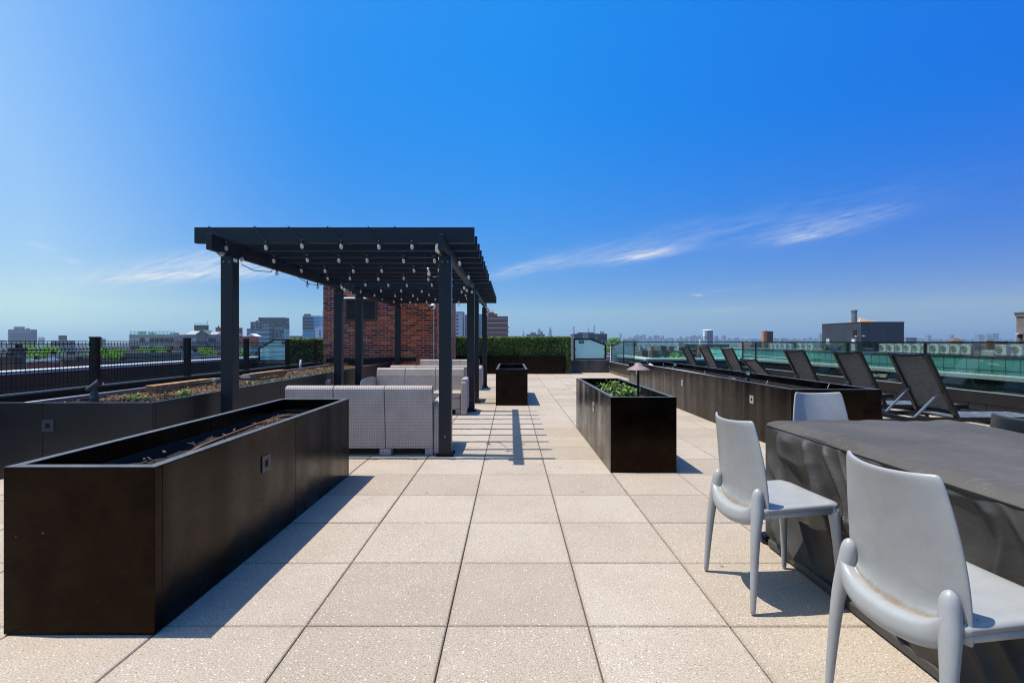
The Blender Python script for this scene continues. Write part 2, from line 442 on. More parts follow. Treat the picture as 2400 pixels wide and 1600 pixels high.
P3 = planter('dark planter holding green leafy plants and a mushroom path light', .935, 1.552, 4.629, 7.05, .705, (6.02,), .56, G,
             [((.935, 5.57, .494), 0, -1, PLATE2)], xseams=())
P4 = planter('empty black planter beside the far pergola posts, end on', -.2875, .325, 9.53, 11.95, .695, (10.8,), .48, G)
P5 = planter('longest planter, running in front of the sun loungers with pipes inside', 3.08, 4.07, 5.43, 12.9, .70, (6.6,7.85,9.1,10.35,11.6), .50, G,
             [((3.08, 6.32, .49), 0, -1, PLATE2), ((3.08, 8.88, .49), 0, -1, PLATE2), ((3.08, 12.1, .49), 0, -1, PLATE2)])
# hose and mulch in the near planter
m = MB(); pts = []
for k in range(15):
    t = k/14
    pts.append((-1.86+.24*t+.05*math.sin(t*5), 2.85+1.35*t, .585+.085*math.sin(math.pi*t)**.8))
m.tube(pts, .009, 8); tag(m.build('hose', HOSE, smooth=True), 'brown irrigation hose lying across the soil of the nearest planter', 'hose')
def chips(name, label, cat, n, fx, mt, ln=.05, grp=None):
    m = MB()
    for _ in range(n):
        p = Vector(fx()); d = Vector((R.gauss(0,1), R.gauss(0,1), R.gauss(0,.35))).normalized()*ln*R.uniform(.4,1.3)
        m.bar(p-d/2, p+d/2, .009*R.uniform(.6,1.6), .004)
    o = m.build(name, mt, fix=False); tag(o, label, cat, grp, 'stuff'); return o
def heap(cx, cy, cz, r, h):
    a = R.uniform(0,6.28); q = r*math.sqrt(R.random())
    return (cx+q*math.cos(a), cy+q*math.sin(a)*1.8, cz+h*(1-(q/r)**2))
chips('wood_mulch', 'heap of brown wood mulch beside the hose in the nearest planter', 'mulch', 700, lambda: heap(-1.655, 3.45, .565, .10, .115), CHIP)
chips('dry_litter', 'pale twigs and litter scattered on dark soil in the nearest planter', 'litter', 160, lambda: (R.uniform(-2.03,-1.56), R.uniform(2.15,4.4), .585), mat('twig', (.09,.075,.06), .9), .035)

# left perimeter planter
PL = thing('perimeter_planter', 'charcoal L-shaped perimeter planter full of mulch along the left fence', 'planter', (-3.21, 4.43, 0))
m = MB(); w = .04; g_ = .002
xs = [-5.25, -4.19, -3.21]
m.box(-5.25, -4.19-g_, 4.43, 4.43+w, .003, .68); m.box(-4.19+g_, -3.21, 4.43, 4.43+w, .003, .68)
ys = [4.43+w, 5.02, 6.9, 8.75, 10.6, 12.2, 13.42]
for a, b in zip(ys[:-1], ys[1:]): m.box(-3.21-w, -3.21, a+g_, b-g_, .003, .68)
m.build('panel', mat('charcoal_planter_steel', (.0125,.0115,.0125), .38, spec=.4, var=.2, vscale=2), PL, bevel=.003)
step_light(PL, (-4.14, 4.43, .475), 1, -1, mat('grey_plate', (.045,.05,.06), .35), .053)
def mulch_z(x, y): return .605-.05*max(0, min(1, (-3.7-x)/.9)) + .03*noise.noise((x*2, y*2, .6)) + .012*noise.noise((x*15, y*15, .6))
m = MB(); m.grid(lambda a, b: (-4.86+1.605*a, 4.475+9.1*b, mulch_z(-4.86+1.605*a, 4.475+9.1*b)), 26, 130); m.build('soil', MULCH, PL, smooth=True)
m = MB(); m.box(-3.215, -3.205+.055, 8.55, 8.67, .49, .56); m.build('outlet_box', mat('outlet_grey', (.30,.29,.28), .5), PL, bevel=.008)
chips('straw_mulch', 'straw coloured bark mulch spread along the left perimeter planter', 'mulch', 3600,
      lambda: (lambda x, y: (x, y, mulch_z(x, y)+R.uniform(0,.02)))(R.uniform(-4.8,-3.27), 5.2+8.2*R.random()**1.2), CHIP, .075)
chips('dark_litter', 'dark shredded bark in the near corner of the left perimeter planter', 'litter', 900,
      lambda: (lambda x, y: (x, y, mulch_z(x, y)+R.uniform(0,.02)))(R.uniform(-4.85,-3.3), R.uniform(4.5,5.6)), mat('bark_litter', (.022,.018,.016), .9), .08)
m = MB()
for _ in range(3600):
    y = 6.6+4.5*R.random(); x = -3.28-.42*R.random()**1.4
    m.leaf((x, y, .615+.07*R.random()*(.5+.5*noise.noise((x*5,y*5,2)))), .035)
tag(m.build('sedum_cover', DRYL, fix=False), 'low yellow green sedum spreading along the rim of the left planter', 'ground cover', kind='stuff')
def weed(cx, cy, cz, r, h, n, label, mt=PLEAF, ls=.05):
    t = thing('plant', label, 'plant', (cx, cy, cz))
    m = MB(); st = MB()
    for k in range(max(4, n//26)):
        a = R.uniform(0,6.28); q = r*math.sqrt(R.random()); hh = h*R.uniform(.55,1)*(1-.35*q/r)
        tip = Vector((cx+q*math.cos(a)*1.1, cy+q*math.sin(a)*1.1, cz+hh)); b = Vector((cx+.25*q*math.cos(a), cy+.25*q*math.sin(a), cz-.02))
        st.tube([b, (b+tip)/2+Vector((0,0,.02)), tip], [.004,.003,.0015], 5)
        for _ in range(26):
            f = R.uniform(.25,1.03)**.7
            p = b.lerp(tip, f)+Vector((R.gauss(0,.028), R.gauss(0,.028), R.gauss(0,.014)))
            m.leaf(p, ls, up=1.0)
    m.build('leaves', mt, t, fix=False); st.build('stem', mat('stem_green', (.10,.14,.05), .7), t, fix=False)
    return t
weed(-3.95, 5.15, .60, .11, .11, 80, 'dark green weed sprouting behind the near edge of the left planter', ls=.036)
weed(-3.62, 5.5, .60, .07, .11, 52, 'small light green weed sprig in the mulch by the timber')

# plants and path light in the planter
weed(1.22, 5.85, .57, .12, .31, 170, 'tallest leafy green plant in the middle of the planted box')
weed(1.10, 5.95, .57, .09, .20, 110, 'bushy green plant against the left wall of the planted box')
weed(1.33, 5.35, .57, .14, .20, 185, 'broad bright green plant around the stem of the path light')
weed(1.15, 5.35, .57, .07, .12, 70, 'short green seedling plant near the front of the planted box')
t = thing('path_light', 'mushroom path light with a dusty mauve cap standing in the planted box', 'garden light', (1.283, 4.98, .55))
m = MB(); m.lathe([(.012,0),(.012,.40)], 12, (1.283,4.98,.55)); m.build('stem', BLACK, t, smooth=False)
m = MB(); m.lathe([(.0,.463),(.018,.463),(.034,.455),(.043,.435),(.075,.42),(.116,.396),(.117,.390),(.112,.391),(.06,.405),(.02,.40)], 28, (1.283,4.98,.55)); m.build('cap', CAPRED, t, smooth=True)

# right planter contents
m = MB(); m.tube([(3.32,11.6,.655),(3.33,9.5,.66),(3.30,7.62,.655)], .017, 8); tag(m.build('pipe', PVC, smooth=True), 'white plastic pipe lying along the longest planter', 'pipe')
m = MB(); m.tube([(3.38,7.6,.66),(3.33,7.5,.67),(3.30,7.35,.66),(3.34,7.28,.67)], [.03,.042,.038,.028], 9); tag(m.build('cable_coil', WIRE, smooth=True), 'black bundle of cable at the near end of the white pipe', 'cable')
m = MB(); m.tube([(3.33,11.9,.67),(3.30,11.75,.69),(3.34,11.6,.66)], [.02,.03,.02], 8); tag(m.build('pipe_joint', PVC, smooth=True), 'pale taped joint at the far end of the white pipe', 'pipe joint')
def spot(x, y, z, label):
    t = thing('spotlight', label, 'spotlight', (x, y, z), 'adjustable spotlights in the longest planter')
    m = MB(); m.lathe([(.032,0),(.032,.09),(.02,.10),(.02,.13)], 12, (x,y,z)); m.build('base', mat('spot_base', (.035,.028,.026), .5), t)
    d = Vector((-.28,-.75,.30)).normalized(); c = Vector((x,y,z+.17))
    m = MB(); m.tube([c-d*.06, c-d*.05, c+d*.05, c+d*.065], [.02,.034,.040,.042], 14, cap=False); m.build('housing', BLACK, t, smooth=True)
    m = MB(); m.tube([c+d*.03, c+d*.036], .034, 14); m.build('lens', LENS, t)
    return t
spot(3.42, 7.15, .60, 'spotlight with a pale lens at the near end of the white pipe')
spot(3.40, 10.25, .58, 'spotlight half way along the longest planter, behind the white pipe')
for k, (x, y, s_) in enumerate([(3.25,6.35,.05),(3.65,5.75,.06),(3.2,9.9,.05),(3.28,12.0,.1),(3.45,11.3,.06),(3.25,8.4,.05)]):
    m = MB(); m.tube([(x,y,.56),(x+.02,y-.02,.66+s_*.6),(x+.045,y-.01,.70+s_*.6)], .004, 5)
    tag(m.build('irrigation_stake', mat('stake', (.3,.3,.3), .5)), 'thin grey irrigation stake poking up inside the longest planter', 'stake', 'irrigation stakes in the longest planter')
# fittings in the left planter
t = thing('flood_light', 'grey adjustable flood light on a post behind the left planter edge', 'flood light', (-4.14, 4.92, .6))
FLG = mat('taupe_metal', (.085,.075,.075), .45)
m = MB(); m.lathe([(.040,0),(.040,.08),(.034,.09),(.034,.125),(.022,.135),(.022,.16)], 14, (-4.14,4.92,.60)); m.build('post', FLG, t)
c = Vector((-4.125,4.92,.80)); d = Vector((.78,.2,.58)).normalized()
m = MB(); m.tube([c-d*.095, c-d*.08, c+d*.025, c+d*.05], [.013,.021,.033,.040], 14, cap=False); m.build('head', FLG, t, smooth=True)
m = MB(); m.tube([c+d*.025, c+d*.03], .032, 14); m.build('lens', mat('smoky_lens', (.02,.02,.02), .1), t)
m = MB(); m.tube([(-4.14,4.92,.75),(-4.13,4.92,.79)], .018, 10); m.build('knuckle', FLG, t)
t = thing('hose_bib', 'white standpipe with a tap rising from the mulch by the far hedge', 'standpipe', (-4.45, 10.45, .58))
m = MB(); m.tube([(-4.45,10.45,.58),(-4.43,10.45,.86)], .022, 10); m.build('riser', PVC, t, smooth=True)
m = MB(); m.tube([(-4.43,10.45,.86),(-4.43,10.45,.93)], [.03,.018], 8); m.bar((-4.49,10.45,.915),(-4.37,10.45,.915), .02, .02); m.build('tap', BLACK, t)
for (y0, y1, x, h, lb) in [(6.35,7.55,-4.62,.605,'raw timber beam lying on concrete near the second fence post'), (8.9,10.1,-4.64,.60,'weathered timber beam lying beyond the near pergola post')]:
    m = MB(); m.box(x-.07, x+.07, y0, y1, h-.06, h+.06); o = m.build('timber', WOOD, bevel=.008)
    o.rotation_euler = (0,0,0); tag(o, lb, 'timber', 'timbers in the left planter')
for (y, lb) in [(7.72,'concrete block at the end of the near timber'), (8.72,'sloped concrete block just before the far timber')]:
    m = MB(); m.hexa([(-4.75,y-.13,.48),(-4.5,y-.13,.48),(-4.5,y+.13,.48),(-4.75,y+.13,.48),(-4.7,y-.08,.655),(-4.56,y-.08,.665),(-4.56,y+.06,.665),(-4.7,y+.06,.655)])
    tag(m.build('concrete_block', CONC, bevel=.015), lb, 'block', 'concrete blocks in the left planter')
m = MB(); m.box(-5.24, -4.87, 4.475, 13.6, .0, .575); tag(m.build('concrete_kerb', mat('dark_kerb', (.045,.042,.038), .9, var=.5, vscale=2.5, bump=.4)), 'rough concrete kerb behind the mulch below the mesh fence', 'kerb')
m = MB(); m.tube([(-4.9,4.52,.598),(-4.9,7.0,.60),(-4.9,9.5,.592),(-4.9,13.5,.60)], .02, 8); tag(m.build('conduit', CONDUIT, smooth=True), 'grey conduit pipe running along the kerb below the fence', 'pipe')
m = MB(); m.tube([(-4.45,6.9,.63),(-4.1,7.3,.68),(-3.9,7.7,.64),(-3.75,8.2,.66)], .012, 6); tag(m.build('drip_hose', BLACK, smooth=True), 'black drip hose curling over the mulch beside the timber', 'hose')

# ------------------------------------------------------------------ mesh fence
FX = -5.3
FN = thing('mesh_fence', 'black welded wire mesh fence with square posts on the left', 'fence', (FX, 4, 0))
py = [4.5, 6.31, 8.11, 9.92, 11.75, 13.45]
py0 = 2.65
m = MB(); m.box(FX-.05, FX+.05, 2.2, 13.6, .5, .672); m.build('base_rail', BLACK, FN)
m = MB(); m.box(FX+.052, FX+.08, 2.2, 13.6, .655, .668); m.build('base_trim', mat('rail_edge', (.09,.09,.09), .3, metal=.6), FN)
for y in [2.7] + py:
    m = MB(); m.box(FX-.04, FX+.04, y-.04, y+.04, .5, 1.27); m.box(FX-.045, FX+.045, y-.045, y+.045, 1.27, 1.29); m.build('post', BLACK, FN, bevel=.003)
    if y > 5:
        m = MB(); m.bar((FX+.03,y+.0,.60),(FX+.38,y+.12,.47), .05, .03); m.build('foot_brace', BLACK, FN)
ap = [2.7] + py
for a, b in zip(ap[:-1], ap[1:]):
    m = MB(); r = .0021; xw = FX+.05
    zs = [(.69,0),(.80,0),(1.10,0),(1.135,.028),(1.17,0),(1.232,0)]
    n = int((b-a-.08)/.05)
    for k in range(n+1):
        y = a+.045+(b-a-.09)*k/n
        for (p, q) in zip(zs[:-1], zs[1:]):
            m.bar((xw+p[1], y, p[0]), (xw+q[1], y, q[0]), r*2, r*2, up=(0,1,0))
    for z, dx in [(.70,0),(.80,0),(.90,0),(1.0,0),(1.10,0),(1.20,0),(1.231,0)]:
        m.bar((xw+dx, a+.04, z), (xw+dx, b-.04, z), .008, .008)
    m.bar((xw+.028, a+.04, 1.135), (xw+.028, b-.04, 1.135), .012, .010)
    m.build('mesh_panel', BLACK, FN, fix=False)

# ------------------------------------------------------------------ parapets, partitions, glass rail
def parapet(name, label, segs, h, w=.34):
    t = thing(name, label, 'parapet', (segs[0][0], segs[0][2], 0))
    m = MB(); c = MB()
    for (x0, x1, y0, y1) in segs:
        m.box(x0, x1, y0, y1, -.04, h-.07); c.box(x0-.03, x1+.03, y0-.03, y1+.03, h-.068, h)
    m.build('wall', INNER, t); c.build('coping', COPING, t, bevel=.004)
    return t
parapet('roof_parapet', 'dark parapet with a white coping beyond the mesh fence on the left', [(-10.45,-10.1,-2.5,21.3)], .63)
parapet('roof_parapet', 'dark parapet with a pale coping outside the glass railing on the right', [(7.98,8.33,-2.5,17.2),(4.98,7.92,16.8,17.2),(4.62,4.92,16.8,21.3)], .66)
# deck side kerb and railing: far run on X = 3.9, return on Y = 15.8, near run on X = 7.36
KB = thing('railing_kerb', 'low tiled kerb wall under the glass railing', 'kerb', (3.9, 15.8, 0))
m = MB(); m.box(3.92, 4.3, 15.82, 19.6, 0, .262); m.box(3.92, 7.38, 15.84, 16.2, 0, .258); m.box(7.40, 7.75, -2.5, 15.8, 0, .262)
m.build('wall', m_panel('kerb_tile', (.13,.11,.095), (.03,.025,.02), .3, .14, .8, .008), KB)
GR = thing('glass_railing', 'green tinted glass railing with a black top rail around the sunbathing deck', 'railing', (7.36, 5, 0))
m = MB(); m.box(3.86, 4.0, 15.70, 19.6, .267, .444); m.box(4.0, 7.32, 15.70, 15.84, .267, .443); m.box(7.32, 7.46, -2.5, 15.84, .267, .4442)
m.build('base_fascia', FASCIA, GR, bevel=.004)
m = MB(); m.box(3.865,3.98,15.71,19.6,.4445,.448); m.box(7.33,7.45,-2.5,15.7,.4447,.448); m.build('base_trim', mat('trim_alu', (.45,.43,.42), .35, metal=.5), GR)
m = MB(); m.box(3.905, 3.955, 15.74, 19.6, 1.205, 1.228); m.box(3.955, 7.365, 15.74, 15.79, 1.205, 1.2278); m.box(7.365, 7.415, -2.5, 15.79, 1.205, 1.228)
m.build('top_rail', BLACK, GR)
def pane(a, b):
    m = MB(); (x0, y0), (x1, y1) = a, b
    if abs(x1-x0) < .01: m.box(x0-.006, x0+.006, y0+.006, y1-.006, .449, 1.204)
    else: m.box(x0+.006, x1-.006, y0-.006, y0+.006, .449, 1.204)
    m.build('glass_pane', GLASS, GR)
ys = [15.79, 17.27, 19.3]
for a, b in zip(ys[:-1], ys[1:]): pane((3.93, a), (3.93, b))
for a, b in zip([3.96, 5.65], [5.65, 7.34]): pane((a, 15.765), (b, 15.765))
ny = [-.9+2.035*k for k in range(8)]
ny = [14.93-2.035*k for k in range(9)][::-1] + [15.74]
for a, b in zip(ny[:-1], ny[1:]): pane((7.39, a), (7.39, b))
for (x, y) in [(3.93,19.3),(3.93,17.27),(3.93,15.765),(7.39,15.765)] + [(7.39, 14.93), (7.39, 10.86), (7.39, 8.825), (7.39, 4.755)]:
    m = MB(); m.box(x-.012, x+.012, y-.02, y+.02, .4485, 1.204); m.build('post', BLACK, GR)
for y in (12.895, 6.79, 2.72):
    m = MB(); m.box(7.383, 7.397, y-.005, y+.005, .4488, 1.203); m.build('glass_edge', GEDGE, GR)

def partition(label, x0, x1, y, z0, z1, zlow, right):
    t = thing('glass_partition', label, 'partition', ((x0+x1)/2, y, z0), 'frosted partitions at the far end')
    w = .055
    def outline(ins):
        a, b, lo, hi, s_ = x0+ins, x1-ins, z0+ins, z1-ins, zlow-ins*.7
        if right: return [(a,lo),(b,lo),(b,s_),(a+(b-a)*.53,hi),(a,hi)]
        return [(a,lo),(b,lo),(b,hi),(a+(b-a)*.47,hi),(a,s_)]
    o_, i_ = outline(0), outline(w)
    m = MB(); n = 5
    for k in range(n):
        p, q, r_, s_ = o_[k], o_[(k+1) % n], i_[(k+1) % n], i_[k]
        m.hexa([(p[0],y-.03,p[1]),(q[0],y-.03,q[1]),(r_[0],y-.03,r_[1]),(s_[0],y-.03,s_[1]),(p[0],y+.03,p[1]),(q[0],y+.03,q[1]),(r_[0],y+.03,r_[1]),(s_[0],y+.03,s_[1])])
    m.build('frame', BLACK, t)
    m = MB(); m.prism(outline(w+.004), 1, y-.006, y+.006); m.build('frosted_pane', FROST, t)
    sx = x0+.24*(x1-x0) if right else x1-.24*(x1-x0)
    m = MB(); m.box(sx-.10, sx+.10, y-.014, y-.008, z1-.20, z1-.09); sg = m.build('sign', SIGN, t)
    m = MB()
    for k in range(5): m.box(sx-.06+.026*k, sx-.045+.026*k, y-.0165, y-.0145, z1-.16, z1-.13)
    m.build('lettering', WHITE, sg)
    for (cx, cz) in [(x0+w+.02, z0+.15), (x1-w-.02, z0+.15), (x0+w+.02, zlow-.2), (x1-w-.02, zlow-.2)]:
        m = MB(); m.box(cx-.025, cx+.025, y-.018, y-.007, cz-.03, cz+.03); m.build('clamp', CONDUIT, t)
partition('frosted glass partition with a clipped corner between the hedge and the glass railing', 2.50, 3.80, 19.72, .51, 1.36, 1.13, True)
partition('frosted glass partition with a clipped corner seen through the mesh fence', -10.05, -8.70, 19.72, .44, 1.33, .98, False)
m = MB(); m.box(2.30, 3.90, 19.62, 20.1, 0, .505); tag(m.build('concrete_curb', CURB, bevel=.012), 'stained dark concrete curb under the right frosted partition', 'curb')
m = MB(); m.box(-10.08, -8.6, 19.62, 20.1, -.045, .435); tag(m.build('concrete_curb', CURB, bevel=.012), 'concrete curb under the frosted partition beyond the mesh fence', 'curb')

# ------------------------------------------------------------------ hedges
def hedge(label, x0, x1, y0, y1, z0, z1, n):
    t = thing('hedge', label, 'hedge', ((x0+x1)/2, (y0+y1)/2, z0))
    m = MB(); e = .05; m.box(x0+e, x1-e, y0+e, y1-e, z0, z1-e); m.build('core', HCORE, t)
    m = MB()
    for _ in range(n):
        k = R.random()
        bz = .02*noise.noise((R.random()*40, 1, 1))
        if k < .72: p = (R.uniform(x0,x1), y0+R.uniform(-.01,.07), R.uniform(z0,z1))
        elif k < .9: p = (R.uniform(x0,x1), R.uniform(y0,y1), z1-R.uniform(0,.06)+.03*noise.noise((R.random()*9,2,3)))
        else: p = (R.choice((x0,x1)), R.uniform(y0,y1), R.uniform(z0,z1))
        m.leaf(p, .055)
    m.build('foliage', HLEAF, t, fix=False)
    return t
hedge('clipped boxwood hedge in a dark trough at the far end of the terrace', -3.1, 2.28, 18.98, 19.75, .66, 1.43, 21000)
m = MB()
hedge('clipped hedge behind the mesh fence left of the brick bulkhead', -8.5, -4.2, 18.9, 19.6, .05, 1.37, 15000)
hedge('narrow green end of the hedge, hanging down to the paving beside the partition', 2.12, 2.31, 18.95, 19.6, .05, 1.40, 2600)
HP = thing('hedge_trough', 'long dark trough holding the far hedge', 'planter', (-.5, 18.9, 0))
m = MB(); g_ = .002
for a, b in [(-3.1,-1.6),(-1.6,-.1),(-.1,1.0),(1.0,2.1)]: m.box(a+g_, b-g_, 18.88, 18.93, .003, .69)
m.box(-3.1, 2.1, 19.0, 19.7, .02, .62); m.build('panel', BRONZE, HP)

# ------------------------------------------------------------------ brick bulkhead
BB = thing('brick_bulkhead', 'red brick rooftop bulkhead behind the pergolas', 'bulkhead', (-3.6, 15, 0))
bx0, bx1, by0, by1, bh = -5.19, -2.045, 13.7, 18.4, 2.9
m = MB(); m.box(bx0, bx1, by0, by1, 0, bh); m.build('wall', BRICK, BB)
m = MB(); m.box(bx0-.03, bx1+.03, by0-.03, by1+.03, bh, bh+.1); m.build('coping', FASCIA, BB)
vt = MB(); vx0, vx1, vz0, vz1 = -4.57, -3.70, 1.80, 2.39
vt.box(vx0, vx0+.05, by0-.05, by0-.001, vz0, vz1); vt.box(vx1-.05, vx1, by0-.05, by0-.001, vz0, vz1); vt.box(vx0+.05, vx1-.05, by0-.05, by0-.001, vz0, vz0+.04); vt.box(vx0+.05, vx1-.05, by0-.05, by0-.001, vz1-.04, vz1)
V = vt.build('vent', VENT, BB)
m = MB()
for k in range(9):
    z = vz0+.06+k*.056
    m.hexa([(vx0+.05,by0-.045,z-.012),(vx1-.05,by0-.045,z-.012),(vx1-.05,by0-.004,z+.03),(vx0+.05,by0-.004,z+.03),(vx0+.05,by0-.045,z+.0),(vx1-.05,by0-.045,z+.0),(vx1-.05,by0-.004,z+.042),(vx0+.05,by0-.004,z+.042)])
m.build('louvre', VENT, V)
m = MB(); m.box(vx0+.05, vx1-.05, by0-.003, by0-.001, vz0+.04, vz1-.04); m.build('backing', HOLE, V)
m = MB(); m.hexa([(vx0-.03,by0-.12,vz1+.02),(vx1+.03,by0-.12,vz1+.02),(vx1+.03,by0-.001,vz1+.06),(vx0-.03,by0-.001,vz1+.06),(vx0-.03,by0-.12,vz1+.035),(vx1+.03,by0-.12,vz1+.035),(vx1+.03,by0-.001,vz1+.075),(vx0-.03,by0-.001,vz1+.075)]); m.build('hood', WHITE, V)
t = thing('security_camera', 'white dome security camera on the brick corner', 'security camera', (-2.14, 13.62, 2.2))
m = MB(); m.lathe([(.0,-.085),(.04,-.075),(.07,-.04),(.078,0),(.06,.05),(.03,.07),(.0,.075)], 18, (-2.14,13.62,2.2)); m.build('housing', WHITE, t, smooth=True)
m = MB(); c = Vector((-2.155,13.56,2.185)); m.tube([c, c+Vector((-.012,-.03,-.012))], .035, 14); m.build('lens', HOLE, t)
m = MB(); m.tube([(-2.13,13.68,2.14),(-2.13,13.68,.1)], .014, 8); tag(m.build('camera_conduit', PVC), 'thin white conduit running down the brick from the camera', 'conduit')
m = MB(); m.hexa([(-4.3,13.1,.55),(-3.25,13.35,.55),(-3.25,13.45,.55),(-4.3,13.3,.55),(-4.3,13.1,.76),(-3.25,13.35,.82),(-3.25,13.45,.82),(-4.3,13.3,.76)])
tag(m.build('planter_end', BLACK), 'black end board of the left planter at the foot of the brick', 'board')
m = MB(); m.bar((-5.0,13.42,.72),(-2.6,13.6,.74), .06, .10); tag(m.build('wall_rail', BLACK), 'low black rail running in front of the brick wall base', 'rail')

# ------------------------------------------------------------------ pergolas
def pergola(y0, label):
    t = thing('pergola', label, 'pergola', (-1.87, y0, 0), 'slate grey pergolas')
    for x in (-3.043, -.705):
        for yy in (y0+.065, y0+3.40+.065):
            m = MB(); m.box(x-.065, x+.065, yy-.065, yy+.065, .008, 2.155); po = m.build('post', SLATE, t, bevel=.004)
            k = MB(); k.box(x-.09, x+.09, yy-.09, yy+.09, 0.001, .008)
            for sx in (-1, 1):
                for sy in (-1, 1): k.lathe([(.012,0),(.012,.025)], 6, (x+sx*.082, yy+sy*.078, .008))
            k.build('base_plate', BLACK, po)
            k = MB(); k.tube([(x, yy-.0655, .21), (x, yy-.073, .21)], .010, 8); k.tube([(x-.03, yy-.0655, 2.08), (x-.03, yy-.072, 2.08)], .009, 8); k.tube([(x+.03, yy-.0655, 2.08), (x+.03, yy-.072, 2.08)], .009, 8); k.build('bolt', STRUT, po)
        m = MB(); m.box(x-.03, x+.03, y0-.31, y0+3.72, 2.156, 2.312); m.build('beam', SLATE, t, bevel=.003)
    for k in range(9):
        yy = y0-.07+.44*k
        m = MB()
        # rafter, notched over the beams
        m.box(-3.345, -.385, yy, yy+.056, 2.268, 2.434)
        o = m.build('rafter', SLATE, t, bevel=.002)
    return t
pergola(5.30, 'near slate pergola standing over the first pair of wicker sofas')
pergola(9.88, 'far slate pergola standing in front of the brick bulkhead')
def string_lights(y0, label, seed):
    rr = random.Random(seed)
    t = thing('string_lights', label, 'string lights', (-1.87, y0, 2.25), 'string lights wound round the pergola rafters')
    cb = MB()
    for row in range(5):
        yy = y0-.07+.88*row; yf = yy-.012; yb = yy+.064
        xs = [-2.98+.395*k+rr.uniform(-.04,.04)+(.06 if row % 2 else 0) for k in range(6)]
        pts = []
        for k, x in enumerate(xs):
            zb = 2.262+rr.uniform(-.015,.006); dx = rr.uniform(.10,.2)
            pts += [(x-dx-.05, yb, 2.36), (x-dx, yb, 2.437), (x-dx, yf, 2.440), (x-dx*.45, yf, 2.345), (x, yf, 2.27), (x, yf+.01, zb+.02), (x+.03, yy+.02, 2.262), (x+.09, yb, 2.29)]
            bl = MB(); bl.lathe([(.004,-.052),(.013,-.046),(.0185,-.030),(.019,-.023),(.0155,-.010),(.011,0)], 12, (x, yf, zb-.012))
            b = bl.build('bulb', BULB, t, smooth=True)
            s_ = MB(); s_.lathe([(.012,-.014),(.012,.026),(.008,.03)], 8, (x, yf, zb)); s_.tube([(x,yf,zb-.045),(x,yf,zb-.015)], .004, 5); s_.build('socket', WIRE, b)
        cb.tube(pts, .0055, 5)
    cb.build('cable', WIRE, t, fix=False)
    return t
S1 = string_lights(5.30, 'string of clear globe bulbs under the near pergola', 3)
S2 = string_lights(9.88, 'string of clear globe bulbs under the far pergola', 5)
# loose loops hanging off the near pergola
def loose(t, pts, bulbs):
    m = MB(); m.tube(pts, .0045, 5); m.build('cable', WIRE, t, fix=False)
    for (x, y, z) in bulbs:
        b = MB(); b.lathe([(.004,-.055),(.014,-.050),(.0205,-.033),(.021,-.024),(.017,-.011),(.011,-.002)], 12, (x,y,z)); b = b.build('bulb', BULB, t, smooth=True)
        s_ = MB(); s_.lathe([(.011,-.01),(.011,.03),(.006,.04)], 8, (x,y,z)); s_.build('socket', WIRE, b)
loose(S1, [(-2.97,5.45,2.08),(-2.98,5.75,2.05),(-3.0,6.2,2.10),(-3.0,6.25,2.16)], [(-3.0,6.35,2.13),(-3.0,5.52,2.17)])
loose(S1, [(-3.03,7.0,2.155),(-3.02,7.4,2.09),(-3.01,7.75,2.11),(-3.0,8.0,2.16)], [(-3.02,7.35,2.09),(-3.01,7.72,2.10)])
loose(S1, [(-1.02,5.9,2.26),(-1.05,6.0,2.13),(-.96,6.1,2.02),(-.86,6.1,2.04),(-.77,5.6,2.2),(-.76,5.5,2.26)], [(-.80,5.6,2.19),(-1.0,6.05,2.08),(-.62,6.0,2.2),(-.62,7.3,2.2)])
loose(S1, [(-.64,8.2,2.2),(-.70,8.4,2.16),(-.72,8.5,2.2)], [(-.78,8.3,2.15),(-.74,8.35,2.12),(-.66,8.4,2.10),(-2.9,8.5,2.18),(-2.87,8.55,2.15)])
loose(S2, [(-.62,12.3,2.26),(-.60,12.7,2.05),(-.62,12.9,1.97),(-.57,12.95,2.1)], [(-.62,12.5,2.12),(-.60,12.6,2.06),(-.58,12.7,2.0),(-.62,12.8,1.98),(-.56,12.8,2.04),(-.64,12.6,2.16),(-.60,12.85,1.94)])
m = MB(); m.tube([(-1.00,5.95,2.11),(-.985,6.0,2.06)], .011, 6); m.tube([(-.775,5.58,2.17),(-.775,5.58,2.10)], .010, 6); m.build('connector', WHITE, S1)
t = thing('work_light', 'clear ribbed flood light fixed to the right beam of the near pergola', 'flood light', (-.76, 5.2, 2.2))
m = MB(); m.hexa([(-.742,5.15,2.14),(-.737,5.15,2.14),(-.737,5.27,2.14),(-.742,5.27,2.14),(-.742,5.15,2.26),(-.737,5.15,2.26),(-.737,5.27,2.26),(-.742,5.27,2.26)]); m.build('housing', mat('grey_alu', (.3,.29,.26), .4), t)
m = MB(); m.hexa([(-.79,5.17,2.165),(-.743,5.155,2.145),(-.743,5.265,2.145),(-.79,5.25,2.165),(-.79,5.17,2.235),(-.743,5.155,2.255),(-.743,5.265,2.255),(-.79,5.25,2.235)]); m.build('lens', mat('yellowed_lens', (.55,.53,.42), .2), t, bevel=.006)
t = thing('down_light', 'small round down light under the left beam end of the near pergola', 'light', (-3.02, 5.16, 2.13))
m = MB(); m.lathe([(.040,0),(.042,-.012),(.03,-.02)], 14, (-3.02,5.16,2.155)); m.build('rim', mat('rim_alu', (.3,.3,.32), .35, metal=.5), t)
m = MB(); m.lathe([(.026,-.021),(.022,-.035),(.008,-.042)], 14, (-3.02,5.16,2.155)); m.build('lens', LENS, t, smooth=True)
m = MB(); m.box(-2.976, -2.974, 5.31, 5.385, 2.085, 2.12); tag(m.build('sticker', WHITE), 'small white maker plate near the top of the front left pergola post', 'sticker')

